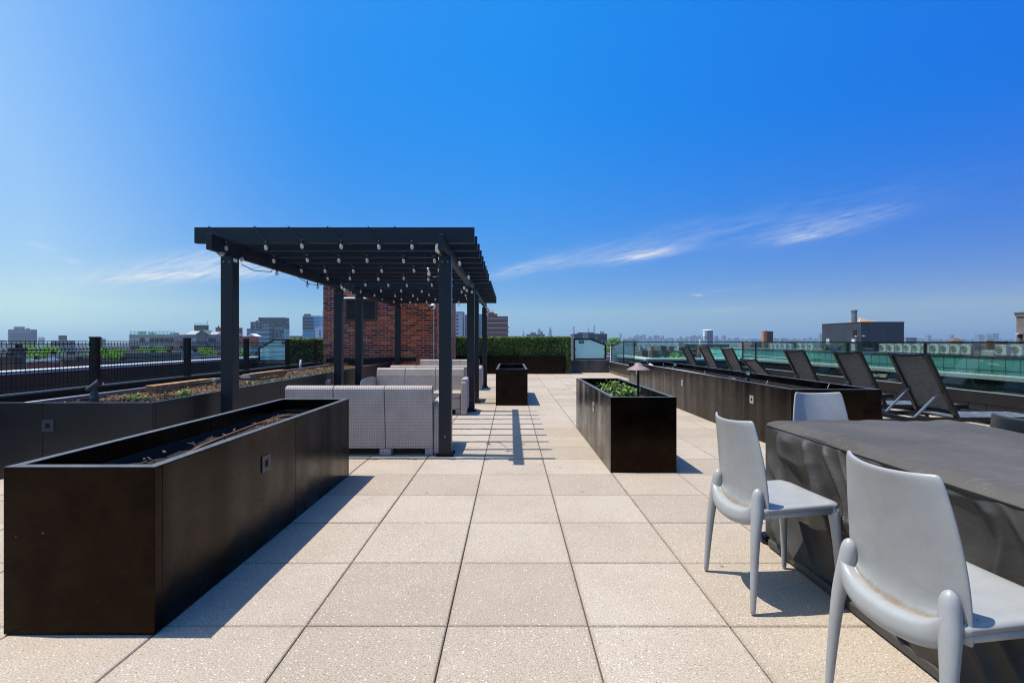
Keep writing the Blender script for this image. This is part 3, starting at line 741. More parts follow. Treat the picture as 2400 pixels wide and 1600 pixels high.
# ------------------------------------------------------------------ wicker sofas (local: back at y=0, seat towards +y)
def make_sofa(label):
    t = thing('wicker_sofa', label, 'sofa', (0,0,0), 'grey wicker sofas under the pergolas')
    W = .895; aw = .105
    segs = [(-W+aw+.004, -.275), (-.271, .271), (.275, W-aw-.004)]
    m = MB()
    for a, b in segs:
        prof = [(.035,.075),(.02,.30),(-.012,.60),(-.02,.72),(.0,.75),(.05,.755),(.085,.735),(.11,.62),(.13,.36),(.13,.075)]
        m.prism(prof, 0, a+.001, b-.001)
    m.build('backrest', WICKER, t, bevel=.008, local=True)
    m = MB()
    for a, b in segs:
        m.box(a+.001, b-.001, .132, .70, .28, .365)
    m.box(segs[0][0], segs[2][1], .60, .695, .09, .278)
    m.build('seat', WICKER, t, bevel=.02, local=True)
    for s_ in (-1, 1):
        x0, x1 = (W-aw, W) if s_ > 0 else (-W, -W+aw)
        prof = [(.03,.0),(.025,.53),(.06,.575),(.16,.605),(.40,.61),(.66,.60),(.735,.575),(.75,.54),(.75,.0),(.66,0),(.66,.07),(.13,.07),(.13,0)]
        m = MB(); m.prism(prof, 0, x0, x1); m.build('armrest', WICKER, t, bevel=.034, local=True)
    for (a, b) in [(-W+aw+.004,-.70),(-.335,-.21),(.21,.335),(.70,W-aw-.004)]:
        m = MB(); m.box(a, b, .034, .15, 0, .074); m.build('foot', WICKER, t, bevel=.006, local=True)
        m = MB(); m.box(a, b, .60, .69, 0, .088); m.build('foot', WICKER, t, bevel=.006, local=True)
    return t
s0 = make_sofa('nearest wicker sofa, its back to the camera, behind the front pergola post')
s0.location = (-1.625, 5.30, 0)
for (y, rz, lb) in [(9.0, math.pi, 'wicker sofa facing the camera, second from the camera under the near pergola'),
                    (9.92, 0, 'wicker sofa with only its thin top edge showing behind the second sofa'),
                    (13.28, math.pi, 'farthest wicker sofa, facing the camera in front of the brick wall')]:
    c = copy_tree(s0); c.location = (-1.625, y, 0); c.rotation_euler = (0,0,rz); c['label'] = lb

# ------------------------------------------------------------------ plastic side chairs (local: facing +x)
def grime(o, fn):
    at_ = o.data.attributes.new('grime', 'FLOAT', 'POINT')
    for v in o.data.vertices: at_.data[v.index].value = fn(v.co)
def make_chair(label, mt):
    t = thing('side_chair', label, 'chair', (0,0,0), 'moulded plastic chairs round the covered table')
    # seat
    m = MB()
    def seat(a, b):
        x = .055+.395*a; hw = .212-.012*a
        y = hw*(2*b-1); e = abs(2*b-1)
        z = .462+.016*a-.012*(1-e**2)*(1-abs(2*a-1)**2) - .018*max(0, (a-.88)/.12)**2 - .006*max(0, (e-.9)/.1)**2
        if a > .8 and e > .75: x -= .05*((a-.8)/.2)*((e-.75)/.25)**2
        return (x, y, z)
    m.grid(seat, 20, 20); m.build('seat', mt, t, smooth=True, solid=.02, local=True)
    m = MB()
    for s_ in (-1, 1):
        m.tube([(.06,s_*.19,.435),(.25,s_*.19,.442),(.40,s_*.183,.447)], [.018,.017,.02], 8)
    m.tube([(.405,-.183,.45),(.415,0,.452),(.405,.183,.45)], .014, 8)
    m.build('seat_rail', mt, t, smooth=True, local=True)
    # backrest shell, hollow towards the sitter
    def back(a, b):
        s_ = 2*b-1
        hw = .207-.016*a-.024*a**2+.010*math.sin(math.pi*a)
        xc = .056-.026*a-.052*a**1.6
        ed = (.026+.026*a)*abs(s_)**2.2
        z = .41+.452*a-.012*a*(1-s_**2)
        if a > .93: hw -= .006*((a-.93)/.07)**2
        return Vector((xc+ed, hw*s_, z))
    m = MB(); m.grid(back, 26, 22); bk = m.build('backrest', mt, t, smooth=True, solid=.013, subd=1, local=True)
    # rim linking the rear legs: rolls down from the shell into a trough, over a crest and under
    def rim(a, b):
        s_ = 2*a-1; e = abs(s_)
        q = back(.10, .5+.5*s_*.90); y = .186*s_
        xr = -.004+.034*e**2; zc = .436+.022*e**2+.050*e**6; un = .030*e**7
        def sx(z): return back((z-.41)/.452, .5+.5*s_*.90).x
        lf = 1-.75*e**3
        P = [(sx(zc+.085*lf)-.0066, q.y, zc+.085*lf), (sx(zc+.055*lf)-.0076, q.y, zc+.055*lf), (sx(zc+.030*lf)-.0110, y, zc+.030*lf), (sx(zc+.01)-.018, y, zc+.008), ((q.x+xr)/2, y, zc-.001), (xr+.010, y, zc+.002), (xr-.004, y, zc-.001), (xr-.015, y, zc-.012), (xr-.019, y, zc-.034), (xr-.017, y, zc-.058-un), (xr-.005, y, zc-.076-un), (xr+.016, y, zc-.080-un), (q.x+.02, y, zc-.055), (q.x+.05, y, zc-.02)]
        f = b*(len(P)-1); k = min(int(f), len(P)-2); f -= k
        p0, p1 = P[k], P[k+1]
        return tuple(p0[c]+(p1[c]-p0[c])*f for c in range(3))
    m = MB(); m.grid(rim, 32, 24); rm = m.build('rear_rim', mt, t, smooth=True, subd=1, local=True)
    ga = rm.data.attributes.new('grime', 'FLOAT', 'POINT')
    for v_ in rm.data.vertices: ga.data[v_.index].value = max(0, 1.1-abs(v_.index % 25-6.5)/3.0)*(1-.3*abs(v_.index//25-16)/16)
    for s_ in (-1, 1):
        m = MB(); q = []; rr = []
        for z, x, y, r_ in [(.0,-.003,.215,.0115),(.03,-.002,.214,.0125),(.15,.005,.209,.0165),(.28,.014,.202,.0192),(.36,.021,.197,.0222),(.41,.030,.190,.0265),(.45,.036,.184,.0285),(.485,.040,.180,.0275),(.508,.042,.178,.0265),(.526,.043,.177,.0245),(.540,.043,.177,.020),(.549,.043,.177,.013),(.554,.043,.177,.005),(.555,.043,.177,.001)]:
            q.append((x, s_*y, z)); rr.append(r_)
        m.tube(q, rr, 14); m.build('leg', mt, t, smooth=True, subd=1, local=True)
        m = MB(); q = []; rr = []
        for z, x, y, r_ in [(.0,.432,.203,.0115),(.03,.431,.2025,.0125),(.15,.427,.199,.016),(.30,.420,.194,.0205),(.40,.413,.188,.0245),(.445,.407,.184,.027),(.462,.404,.182,.022)]:
            q.append((x, s_*y, z)); rr.append(r_)
        m.tube(q, rr, 14); m.build('leg', mt, t, smooth=True, subd=1, local=True)
    return t
cA = make_chair('light grey moulded chair at the far left corner of the covered table', GREYP)
cA.location = (1.068, 2.432, 0); cA.rotation_euler = (0,0,math.radians(5.5))
for (x, y, rz, lb) in [(1.128, 1.51, 5.0, 'large light grey moulded chair nearest the camera in the bottom right corner'),
                       (2.23, 3.62, -90, 'grey chair facing the camera behind the far end of the covered table')]:
    c = copy_tree(cA); c.location = (x, y, 0); c.rotation_euler = (0,0,math.radians(rz)); c['label'] = lb
cD = make_chair('dark slate chair peeking over the right side of the covered table', DARKP)
cD.location = (2.79, 2.71, 0); cD.rotation_euler = (0,0,math.radians(10)); cD.scale = (.95,.95,.95)

# ------------------------------------------------------------------ covered table
CT = thing('covered_table', 'long table under a creased black weather cover reaching the paving', 'table', (2.13, 1.9, 0))
tx0, tx1, ty0, ty1, th = 1.565, 2.70, .75, 3.04, .75
def cov_top(a, b):
    x = tx0+(tx1-tx0)*a; y = ty0+(ty1-ty0)*b
    e = min(a, 1-a)*(tx1-tx0); f = min(b, 1-b)*(ty1-ty0); q = min(e, f)
    z = th+.016*noise.noise((x*1.6, y*1.1, 0))+.010*noise.noise((x*4, y*2.0, 4))+.004*(1-abs(noise.noise((x*7+y*2, y*4-x*2, 7)))*2)
    z -= .032*max(0, 1-q/.075)**2
    return (x, y, z)
m = MB(); m.grid(cov_top, 100, 170); m.build('cover_top', COVER, CT, smooth=True)
def crease(n, w): return math.exp(-(abs(n)*w)**1.25)
def skirt(p0, p1, nrm, nseg):
    def fn(a, b):
        z = .022+(th-.053)*b
        x = p0[0]+(p1[0]-p0[0])*a; y = p0[1]+(p1[1]-p0[1])*a
        L = x+y; end = min(a, 1-a); k = min(1, end/.02)
        # pleats gathered under the seam, dying out downwards
        ph = L*38+5*noise.noise((L*2.2,0,0))+1.6*(1-b)*noise.noise((L*5,z*2,4))
        reach = .16+.20*abs(noise.noise((L*2.6,9,0)))
        fall = max(0, 1-(1-b)*(th-.05)/reach)
        pleat = .036*(.5+.5*math.sin(ph))*(.35+1.1*abs(noise.noise((L*3.3,3,0))))*fall*min(1, (1-b)*14)
        # long folds running down from the far top corner
        q = y-z*.85+x*.7; r_ = y+z+x
        n1 = crease(noise.noise((q*2.3, r_*.55, 1.5)), 6.5); n2 = crease(noise.noise((q*4.6+r_*.9, r_*1.0, 5.2)), 7.5)
        n3 = crease(noise.noise((y*2.2+x*2.2+z*2.6, z*3.2-y*.8, 7.7)), 9.0)
        d = .082*n1+.050*n2+.032*n3+.014*noise.noise((L*4, z*2, 9))-.040
        d = d*(.25+.75*math.sin(math.pi*min(1, b*1.02))**.6)*k + pleat*k + .010*(1-b)*k
        if b > .988: d = 0
        return (x+nrm[0]*d, y+nrm[1]*d, z)
    m.grid(fn, nseg, 120)
SKIRT = mat('cover_side_fabric', (.045,.041,.036), .52, spec=.38, var=.2, vscale=6, bump=.35, bscale=20)
m = MB(); skirt((tx0,ty0),(tx0,ty1),(-1,0),420); skirt((tx1,ty0),(tx1,ty1),(1,0),160); skirt((tx0,ty1),(tx1,ty1),(0,1),90); skirt((tx0,ty0),(tx1,ty0),(0,-1),90)
m.build('cover_skirt', SKIRT, CT, smooth=True)
zz = th-.032
m = MB(); m.tube([(tx0-.002,ty0,zz),(tx0-.002,ty1-.02,zz),(tx0+.018,ty1+.001,zz),(tx1-.02,ty1+.001,zz),(tx1+.002,ty1-.02,zz),(tx1+.002,ty0,zz)], .0045, 6); m.build('piping', COVER, CT, smooth=True)
m = MB(); m.box(tx0-.030, tx0+.01, ty0, ty1-.08, .006, .048); m.build('hem', mat('hem_fabric', (.055,.052,.047), .6, bump=.3), CT, bevel=.008)
m = MB(); m.box(tx0-.03, tx0+.02, ty1-.05, ty1+.03, .015, .05); m.box(tx0-.04, tx0-.032, ty1-.04, ty1+.02, .02, .045); m.build('buckle', BLACK, CT, bevel=.003)

# ------------------------------------------------------------------ sun loungers (local: width along y, head at -x, feet at +x; origin at hinge, near side)
def make_lounger(label, top):
    t = thing('sun_lounger', label, 'sun lounger', (0,0,0), 'sling sun loungers facing the glass railing')
    W = .62; z0 = .285
    H = Vector((0,0,z0)); Tp = Vector(top); d = (Tp-H).normalized(); nrm = Vector((-d.z,0,d.x))
    m = MB()
    for y in (.02, W-.02): m.bar((H.x,y,H.z), (Tp.x,y,Tp.z), .04, .055, up=(0,1,0))
    N = 12
    for k in range(N):
        a, b = k/N, (k+1)/N
        fa = -.03*(1-(2*a-1)**2); fb = -.03*(1-(2*b-1)**2)
        p = Tp+nrm*fa*-1; q = Tp+nrm*fb*-1
        m.bar((p.x,.0+W*a,p.z+fa*.3), (q.x,W*b,q.z+fb*.3), .05, .032)
    q = H+d*.06; m.bar((q.x,.04,q.z),(q.x,W-.04,q.z), .03, .03)
    m.build('back_frame', CHAR, t, bevel=.004, local=True)
    m = MB()
    def sl(a, b):
        p = H+d*((Tp-H).length*(.04+.94*a)); s_ = .042+(W-.084)*b
        p = p+nrm*(-.0)+nrm*(.02*(1-(2*b-1)**2)*-1)
        return (p.x, s_, p.z)
    m.grid(sl, 14, 8); m.build('back_sling', SLING, t, smooth=True, solid=.004, local=True)
    m = MB()
    for y in (.02, W-.02): m.bar((-.62,y,z0-.02),(1.22,y,z0-.02), .035, .055)
    m.bar((-.6,.04,z0-.02),(-.6,W-.04,z0-.02), .04, .05); m.bar((1.20,.04,z0-.02),(1.20,W-.04,z0-.02), .04, .05); m.bar((-.2,.04,z0-.03),(-.2,W-.04,z0-.03), .03, .03)
    m.build('base_frame', CHAR, t, local=True)
    m = MB(); m.box(.02, 1.17, .042, W-.042, z0-.006, z0+.002); m.build('seat_sling', SLING, t, local=True)
    q = H.lerp(Tp, .40)
    for y in (.07, W-.07):
        m = MB(); e = Vector((q.x-.33 if top[2] > 1 else q.x-.16, y, z0+.005))
        m.bar((q.x-.02,y,q.z), e, .016, .034, up=(0,1,0)); m.bar((q.x-.02,y,q.z),(q.x+.02,y+(-.04 if y < .3 else .04),q.z+.005), .016, .022); m.build('support_strut', STRUT, t, local=True)
    for (x, y) in [(-.52,.02),(-.52,W-.02),(1.08,.02),(1.08,W-.02)]:
        m = MB(); m.bar((x,y,z0-.05),(x+.03,y,0.002), .032, .045, up=(0,1,0)); m.build('leg', CHAR, t, local=True)
    for f in (.90, .84, .52, .10):
        p = H.lerp(Tp, f)
        m = MB(); m.tube([(p.x-nrm.x*-.028, W-.03, p.z+nrm.z*.028),(p.x+nrm.x*.032, W-.03, p.z+nrm.z*.032)], .008, 8); m.build('bolt', STRUT, t, local=True)
    return t
L0 = make_lounger('nearest sun lounger, its raised sling back just behind the covered table', (-.38,0,1.07))
L0.location = (5.52, 6.1, 0)
for (x, y, lb) in [(5.56, 7.33, 'second sun lounger from the camera, behind the near end of the longest planter'),
                   (5.56, 8.76, 'third raised sun lounger from the camera, standing alone mid row'),
                   (5.56, 11.58, 'raised sun lounger just beyond the half reclined one'),
                   (5.56, 12.97, 'second farthest sun lounger in the row'),
                   (5.56, 14.40, 'farthest sun lounger, next to the corner of the glass railing')]:
    c = copy_tree(L0); c.location = (x, y, 0); c['label'] = lb
L4 = make_lounger('half reclined sun lounger, its back lower than the others', (-.55,0,.86))
L4.location = (5.56, 10.15, 0)

# ------------------------------------------------------------------ city
GZ = -20.0
MW = mat('window_dark', (.02,.025,.03), .15); MWL = mat('window_pale', (.33,.40,.42), .2)
def outline(u0, u1, y, depth):
    # depth and side edges of a box whose outline, side face included, spans u0..u1
    if u1 < CU: depth = min(depth, .17*(u1-u0)*y/(CU-u1+1)); return (u0-CU)*y/F, (u1-CU)*(y+depth)/F, depth
    if u0 > CU: depth = min(depth, .17*(u1-u0)*y/(u0-CU+1)); return (u0-CU)*(y+depth)/F, (u1-CU)*y/F, depth
    return (u0-CU)*y/F, (u1-CU)*y/F, depth
def bld(label, u0, u1, vt, y, depth, mt, name='building', zb=GZ, cat='building', roof=None, group=None, par=.5):
    x0, x1, depth = outline(u0, u1, y, depth); zt = at(u0, vt, y)[2]
    t = thing(name, label, cat, ((x0+x1)/2, y, zb), group); t['depth'] = depth
    m = MB(); m.box(x0, x1, y, y+depth, zb, zt-par); m.build('wall', mt, t)
    if par:
        m = MB(); w = max(.12, min(.5, (x1-x0)*.02, depth*.2))
        m.box(x0-.06, x1+.06, y-.06, y+w, zt-par+.01, zt); m.box(x0-.06, x1+.06, y+depth-w, y+depth+.06, zt-par+.01, zt)
        m.box(x0-.06, x0+w, y+w, y+depth-w, zt-par+.01, zt-.01); m.box(x1-w, x1+.06, y+w, y+depth-w, zt-par+.01, zt-.01)
        m.build('parapet', roof or mt, t)
    return t, x0, x1, zt
def blk(t, name, u0, u1, v0, v1, y, depth, mt):
    x0, x1, depth = outline(u0, u1, y, depth); z1 = at(u0, v0, y)[2]; z0 = at(u1, v1, y)[2]
    m = MB(); m.box(x0, x1, y, y+depth, z0, z1); return m.build(name, mt, t)
def wins(t, y, xs, zs, w, h, mt=MW, sill=None):
    # windows on a facade facing the camera: one object each, sharing a mesh
    b = wloc(t); src = None
    for z in zs:
        for x in xs:
            mm = mt if not isinstance(mt, (list, tuple)) else R.choice(mt)
            m = MB(); m.box(-w/2, w/2, -.12, -.004, -h/2, h/2)
            key = (round(w,3), round(h,3), mm.name)
            if key not in WM:
                o = m.build('window', mm, t, local=True); WM[key] = o.data
            else:
                o = bpy.data.objects.new('window', WM[key]); COL.objects.link(o); o.parent = t
            o.location = Vector((x, y, z)) - b
WM = {}
def band(t, name, x0, x1, y, z0, z1, mt, out=.1):
    m = MB(); m.box(x0, x1, y-out, y-.003, z0, z1); return m.build(name, mt, t)
def spread(a, b, n): return [a+(b-a)*(k+.5)/n for k in range(n)]

GREY1 = mat('grey_masonry', (.22,.215,.225), .9, var=.2, vscale=.3); GREY2 = mat('dark_grey_masonry', (.10,.11,.12), .8, var=.2, vscale=.2)
TAN = mat('tan_masonry', (.38,.33,.28), .9, var=.15, vscale=.3); BEIGE = mat('beige_stucco', (.42,.38,.30), .9, var=.1, vscale=.4)
RED1 = m_farbrick('far_red_brick', (.28,.06,.04), (.38,.10,.06)); RED2 = m_farbrick('far_brown_brick', (.10,.045,.032), (.17,.08,.055))
MAROON = m_farbrick('maroon_brick', (.21,.05,.04), (.28,.075,.06)); ORANGE = m_farbrick('orange_brick', (.46,.17,.065), (.58,.24,.10))
PALE = mat('pale_panel', (.55,.58,.62), .5, var=.08, vscale=.3); BLUEG = m_panel('blue_curtain_wall', (.08,.34,.60), (.25,.36,.44), 1.6, 3.6, .15, .12)
TEALG = m_panel('teal_curtain_wall', (.14,.34,.38), (.30,.38,.40), 2.2, 3.0, .18, .3)
STRIPE = m_panel('banded_office', (.22,.31,.36), (.07,.08,.09), 60, 3.2, .3, .6); WHITE2 = mat('white_render', (.70,.72,.74), .7, var=.05, vscale=.5)
LILAC = mat('grey_brick_far', (.27,.245,.28), .9, var=.12, vscale=.2); TAR = mat('tar_roof', (.055,.055,.06), .9, var=.3, vscale=.3)
SILVER = mat('silver_roof', (.26,.29,.29), .6, var=.1, vscale=.3); DGLASS = m_glass('roof_glass_rail', (.75,.9,.9), .1)

# --- left horizon
t,x0,x1,zt = bld('grey slab apartment tower at the far left edge of the horizon', 19, 87, 772, 520, 26, LILAC)
blk(t, 'penthouse', 32, 58, 765.5, 772, 524, 15, LILAC); blk(t, 'bulkhead', 60, 70, 769, 772, 524, 9, GREY1)
for k in range(8): band(t, 'balcony_band', x0+.5, x1-.5, 520, zt-4.2-3.3*k, zt-3.0-3.3*k, mat('band_grey', (.26,.25,.28), .8) if k == 0 else bpy.data.materials['band_grey'], .9)
t,x0,x1,zt = bld('low grey building with a square brown bulkhead beyond the fence', 120, 176, 798, 330, 22, GREY1)
blk(t, 'bulkhead', 137, 157, 786, 797.5, 334, 8, mat('brown_grey', (.16,.125,.12), .9)); wins(t, 330, spread(x0,x1,8), [zt-2.5, zt-5.6], .9, 1.5)
t,x0,x1,zt = bld('small brown building peeking behind the first fence post', 228, 240, 791, 300, 12, RED2); t,x0,x1,zt = bld('narrow hazy lilac building right of the first fence post', 239, 248, 794, 620, 20, LILAC)
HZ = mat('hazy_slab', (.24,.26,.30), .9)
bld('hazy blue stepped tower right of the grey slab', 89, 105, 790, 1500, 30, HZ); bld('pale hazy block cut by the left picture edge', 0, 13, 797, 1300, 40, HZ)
# --- long hotel block
t,x0,x1,zt = bld('long stone hotel with a glass roof railing beyond the mesh fence', 303, 431, 784, 185, 20, TAN, name='hotel')
wins(t, 185, spread(x0+.4,x1-.2,9), [zt-2.0, zt-4.9, zt-7.8], 1.5, 1.5, [MW, MWL])
m = MB(); m.box(x0+.3, x1, 185.12, 185.18, zt+.01, zt+1.35); m.build('roof_railing', DGLASS, t)
for (a, b, c) in [(323,342,776.5),(348,360,778),(360,366,780),(398,420,780)]: blk(t, 'roof_plant', a, b, c, 783.5, 187, 4, mat('olive_plant', (.17,.19,.12), .8))
for k in range(13): m = MB(); xx = x0+.4+(x1-x0-.5)*k/12; m.box(xx-.03, xx+.03, 185.05, 185.11, zt+.01, zt+1.4); m.build('railing_post', STRUT, t)
t,x0,x1,zt = bld('grey wing of the stone hotel with a pitched slate roof', 431, 522, 784, 184.7, 21, GREY1, name='hotel_wing', cat='hotel', par=.2)
wins(t, 184.7, spread(x0+.3,at(458,784,184.7)[0],4), [zt-2.0, zt-4.9, zt-7.8], 1.4, 1.5, [MW, MWL]); wins(t, 184.7, spread(at(485,784,184.7)[0],x1-.2,7), [zt-2.0, zt-4.4, zt-6.8, zt-9.2], .8, 1.4, [MW, MW, MWL])
blk(t, 'gable_bay', 461, 485, 782, 860, 184.2, .8, mat('lilac_stone', (.15,.135,.15), .9))
zz = zt+.02; a0 = at(431,0,184.7)[0]; m = MB(); m.hexa([(a0,185,zz),(x1,185,zz),(x1,204,zz),(a0,204,zz),(a0+1,188,zz+1.5),(x1-.6,188,zz+.9),(x1-.6,200,zz+.9),(a0+1,200,zz+1.5)]); m.build('roof', SILVER, t)
g0 = at(457,0,184)[0]; g1 = at(489,0,184)[0]; m = MB(); m.prism([(g0,zz+.02),(g1,zz+.02),((g0+g1)/2,zz+1.7)], 1, 184.1, 190); m.build('gable_roof', mat('slate_far', (.10,.11,.115), .6), t)
t,x0,x1,zt = bld('brown stair tower standing on the stone hotel', 455, 489, 762, 207, 9, mat('umber_stone', (.16,.13,.105), .9), name='stair_tower', cat='tower')
m = MB(); m.box(x0, x1, 207, 207.05, zt+.01, zt+.9); m.build('roof_railing', DGLASS, t)
m = MB(); xx = x1-.2; m.box(xx-.06, xx+.06, 208, 208.12, zt, zt+1.8); m.build('antenna', BLACK, t)
t,x0,x1,zt = bld('red brick block left of the front pergola post', 505, 556, 767, 300, 16, RED1); blk(t, 'chimney', 511, 514, 763, 767, 302, 1.5, RED2)
t,x0,x1,zt = bld('dark maroon tower just right of the front pergola post', 556, 568.5, 768, 290, 14, MAROON)
t,x0,x1,zt = bld('low red brick house with a gable behind the third fence post', 568, 606, 788, 240, 14, RED1); g = (x0+x1)/2
m = MB(); m.prism([(x1-5,zt),(x1-.2,zt),(x1-2.6,zt+1.3)], 1, 240.2, 246); m.build('gable', WHITE2, t)
# --- dark office block
t,x0,x1,zt = bld('dark grey stepped office block above the left frosted partition', 587, 678.5, 754, 350, 30, GREY2, name='office_block')
blk(t, 'upper_storey', 605.5, 678, 744, 753.5, 353, 26, GREY2); blk(t, 'front_wing', 578.5, 638, 770, 870, 345, 4.8, STRIPE); blk(t, 'corner_bay', 665, 678, 770.5, 870, 348, 1.9, TEALG); blk(t, 'step', 599, 605, 751, 754, 354, 10, GREY1)
wins(t, 350, spread(at(588,0,350)[0], at(635,0,350)[0], 11), [zt-2.2,zt-4.4][0:1]+[zt-4.4], .7, 1.1, [MW,MWL]); wins(t, 350, spread(at(643,0,350)[0], at(664,0,350)[0], 5), [zt-2.2,zt-4.6,zt-7.0,zt-9.4,zt-11.8], .7, 1.1, [MW,MWL,MWL])
# --- blue glass building
t,x0,x1,zt = bld('unfinished blue glass tower beside the brick bulkhead', 709, 758, 740, 400, 24, BLUEG, name='glass_tower')
blk(t, 'open_floors', 709.3, 733, 741, 773, 398.6, 1.3, mat('dusk_floor', (.075,.065,.08), .8)); xl = at(709.3,0,398)[0]; xr = at(757,0,398)[0]
for k in range(6): band(t, 'floor_edge', xl, xr, 398.5, zt-1.2-2.55*k, zt-.9-2.55*k, PALE, .2)
blk(t, 'crown', 712.5, 729, 735.5, 740, 401, 7, mat('ochre_crown', (.30,.17,.09), .9)); blk(t, 'white_block', 739, 758, 767, 840, 396, 2.0, WHITE2)
for k in range(3): blk(t, 'window', 748.5, 751.5, 773+6*k, 777+6*k, 395.9, .09, MW)
m = MB(); xx = at(754,0,400)[0]; m.box(xx-.1,xx+.1,402,402.2,zt,zt+4.5); m.build('antenna', GREY2, t)
bld('low hazy red roofs between the office block and the glass tower', 679, 712, 787, 640, 40, RED2)
# --- seen between the right posts
t,x0,x1,zt = bld('white tower with a slatted crown seen between the right pergola posts', 1060, 1089, 735, 310, 18, PALE, name='white_tower')
blk(t, 'crown', 1064, 1089, 730, 734, 312, 10, GREY1)
for k in range(7): blk(t, 'window', 1069.5, 1074, 738+8.2*k, 742+8.2*k, 309.8, .19, MW)
for k in range(7): band(t, 'floor_line', x0, x1, 310, zt-3.4-2.2*k, zt-3.25-2.2*k, GREY1, .05)
blk(t, 'side_wing', 1089.3, 1103, 737, 800, 313, 10, LILAC)
t,x0,x1,zt = bld('green grey balcony tower just left of the farthest pergola post', 1119, 1132, 736, 330, 14, TEALG, name='balcony_tower')
t,x0,x1,zt = bld('red brick tower with four white bands right of the far pergola', 1136, 1190.5, 741, 300, 20, MAROON, name='red_tower')
blk(t, 'upper_storey', 1139, 1166, 735, 740.8, 303, 10, MAROON); blk(t, 'bulkhead', 1142, 1158, 731, 734.9, 305, 6, RED1)
for k in range(5): band(t, 'white_band', x0, x1, 300, zt-1.5-2.83*k, zt-1.15-2.83*k, PALE, .12)
for k in range(2): blk(t, 'balcony', 1190.8, 1192.5, 765+10*k, 769+10*k, 303, 2, GREY2)
m = MB(); xx = at(1154,0,306)[0]; m.box(xx-.06,xx+.06,306,306.12,zt+2.2,zt+5); m.build('antenna', GREY2, t)
t,x0,x1,zt = bld('low grey block with a domed bulkhead above the middle of the hedge', 1233, 1277, 783, 420, 20, GREY1); blk(t, 'upper_storey', 1243, 1256, 779, 783, 424, 8, GREY1); blk(t, 'bulkhead', 1259, 1267, 771, 783, 423, 6, PALE); blk(t, 'bulkhead', 1266, 1272, 777, 783, 424, 6, TAN)
t,x0,x1,zt = bld('dark apartment slab directly above the right frosted partition', 1337, 1423, 782, 260, 16, mat('slate_brick', (.085,.085,.11), .9, var=.1), name='apartment_slab')
blk(t, 'upper_storey', 1352, 1392, 779, 782, 263, 8, GREY2); blk(t, 'pale_bay', 1366, 1379, 779.5, 840, 259.2, .75, mat('pale_grey', (.27,.27,.30), .8)); blk(t, 'bulkhead', 1404, 1416, 777, 781.8, 264, 5, PALE)
wins(t, 260, spread(at(1383,0,260)[0], x1-.3, 9), [zt-2.2,zt-4.6], .8, .9, [MWL, MW])
# --- right of the partition, through the railing
def brick_house(label, u0, u1, vt, y, d, mt, nx, nz, mats=(MW,), w=1.0, h=1.4, fl=2.9, **k):
    t, x0, x1, zt = bld(label, u0, u1, vt, y, d, mt, name='brick_house', **k)
    wins(t, y, spread(x0+.3, x1-.3, nx), [zt-2.0-fl*j for j in range(nz)], w, h, list(mats))
    return t, x0, x1, zt
t,x0,x1,zt = brick_house('pinkish apartment block with roof plant behind the first glass panes', 1452, 1494, 797.5, 230, 20, TAN, 6, 3); blk(t, 'roof_plant', 1456, 1462, 794, 797, 232, 3, WHITE2); blk(t, 'roof_plant', 1478, 1490, 795, 797, 232, 4, TAN)
t,x0,x1,zt = brick_house('pale green grey block seen through the first panes of the glass railing', 1430, 1482, 812, 120, 16, PALE, 5, 3, (MWL,MW))
t,x0,x1,zt = brick_house('dark brick terrace of houses with orange piers behind the far loungers', 1484, 1610, 822, 100, 14, mat('charcoal_brick', (.105,.082,.08), .9, var=.2), 12, 2, (MW,MWL), .9, 1.2)
for a in (1500, 1519, 1524): blk(t, 'pier', a, a+(3 if a == 1500 else 5), 821, 860, 99.6, .35, ORANGE)
for (a, b, c) in [(1498,1507,813),(1523,1533,812),(1546,1562,810),(1566,1580,811)]: blk(t, 'roof_hut', a, b, c, 821.5, 104, 4, ORANGE if a == 1523 else (SILVER if a == 1498 else RED2))
t,x0,x1,zt = brick_house('tan brick stair tower beside the dark red apartment block', 1588, 1602, 803, 118, 8, BEIGE, 1, 2)
t,x0,x1,zt = brick_house('dark red apartment block with open balconies behind the far loungers', 1634, 1709, 806.5, 105, 14, mat('oxblood_brick', (.17,.045,.04), .9, var=.2), 4, 3, (MW,MWL), 1.0, 1.0)
t,x0,x1,zt = bld('balcony wing of brown brick left of the dark red apartment block', 1600, 1633.5, 806, 106, 12, RED2, name='brick_house')
for k in range(3): blk(t, 'balcony', 1606, 1632, 816.5+10*k, 817.8+10*k, 104.8, 1.1, BEIGE); blk(t, 'loggia', 1607, 1631, 809+10*k, 816+10*k, 105.8, .15, HOLE)
bld('low pale shed roof left of the teal clad building', 1668, 1700, 827, 92, 8, BEIGE, name='shed')
t,x0,x1,zt = bld('white rooftop lift tower standing above the railing', 1647.5, 1671, 774, 190, 3.5, WHITE2, name='lift_tower', zb=-2, cat='tower', par=0)
m = MB(); xm = at(1657,0,190)[0]; m.hexa([(x0-.1,189.9,zt),(x1+.1,189.9,zt),(x1+.1,193.6,zt),(x0-.1,193.6,zt),(xm,190.6,zt+.28),(xm+.5,190.6,zt+.28),(xm+.5,193,zt+.28),(xm,193,zt+.28)]); m.build('roof', WHITE2, t)
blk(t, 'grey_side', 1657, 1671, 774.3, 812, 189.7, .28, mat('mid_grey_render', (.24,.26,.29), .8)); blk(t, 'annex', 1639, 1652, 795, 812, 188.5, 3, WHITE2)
for a in (1649, 1653.5): blk(t, 'window', a, a+2, 788, 793, 189.5, .45, MW)
t,x0,x1,zt = bld('long low red brick building under the orange brick tower', 1737, 1867, 800.5, 210, 14, RED1, name='brick_house'); wins(t, 210, spread(x0+1,x1-1,9), [zt-1.9], 1.2, 1.3, [MW])
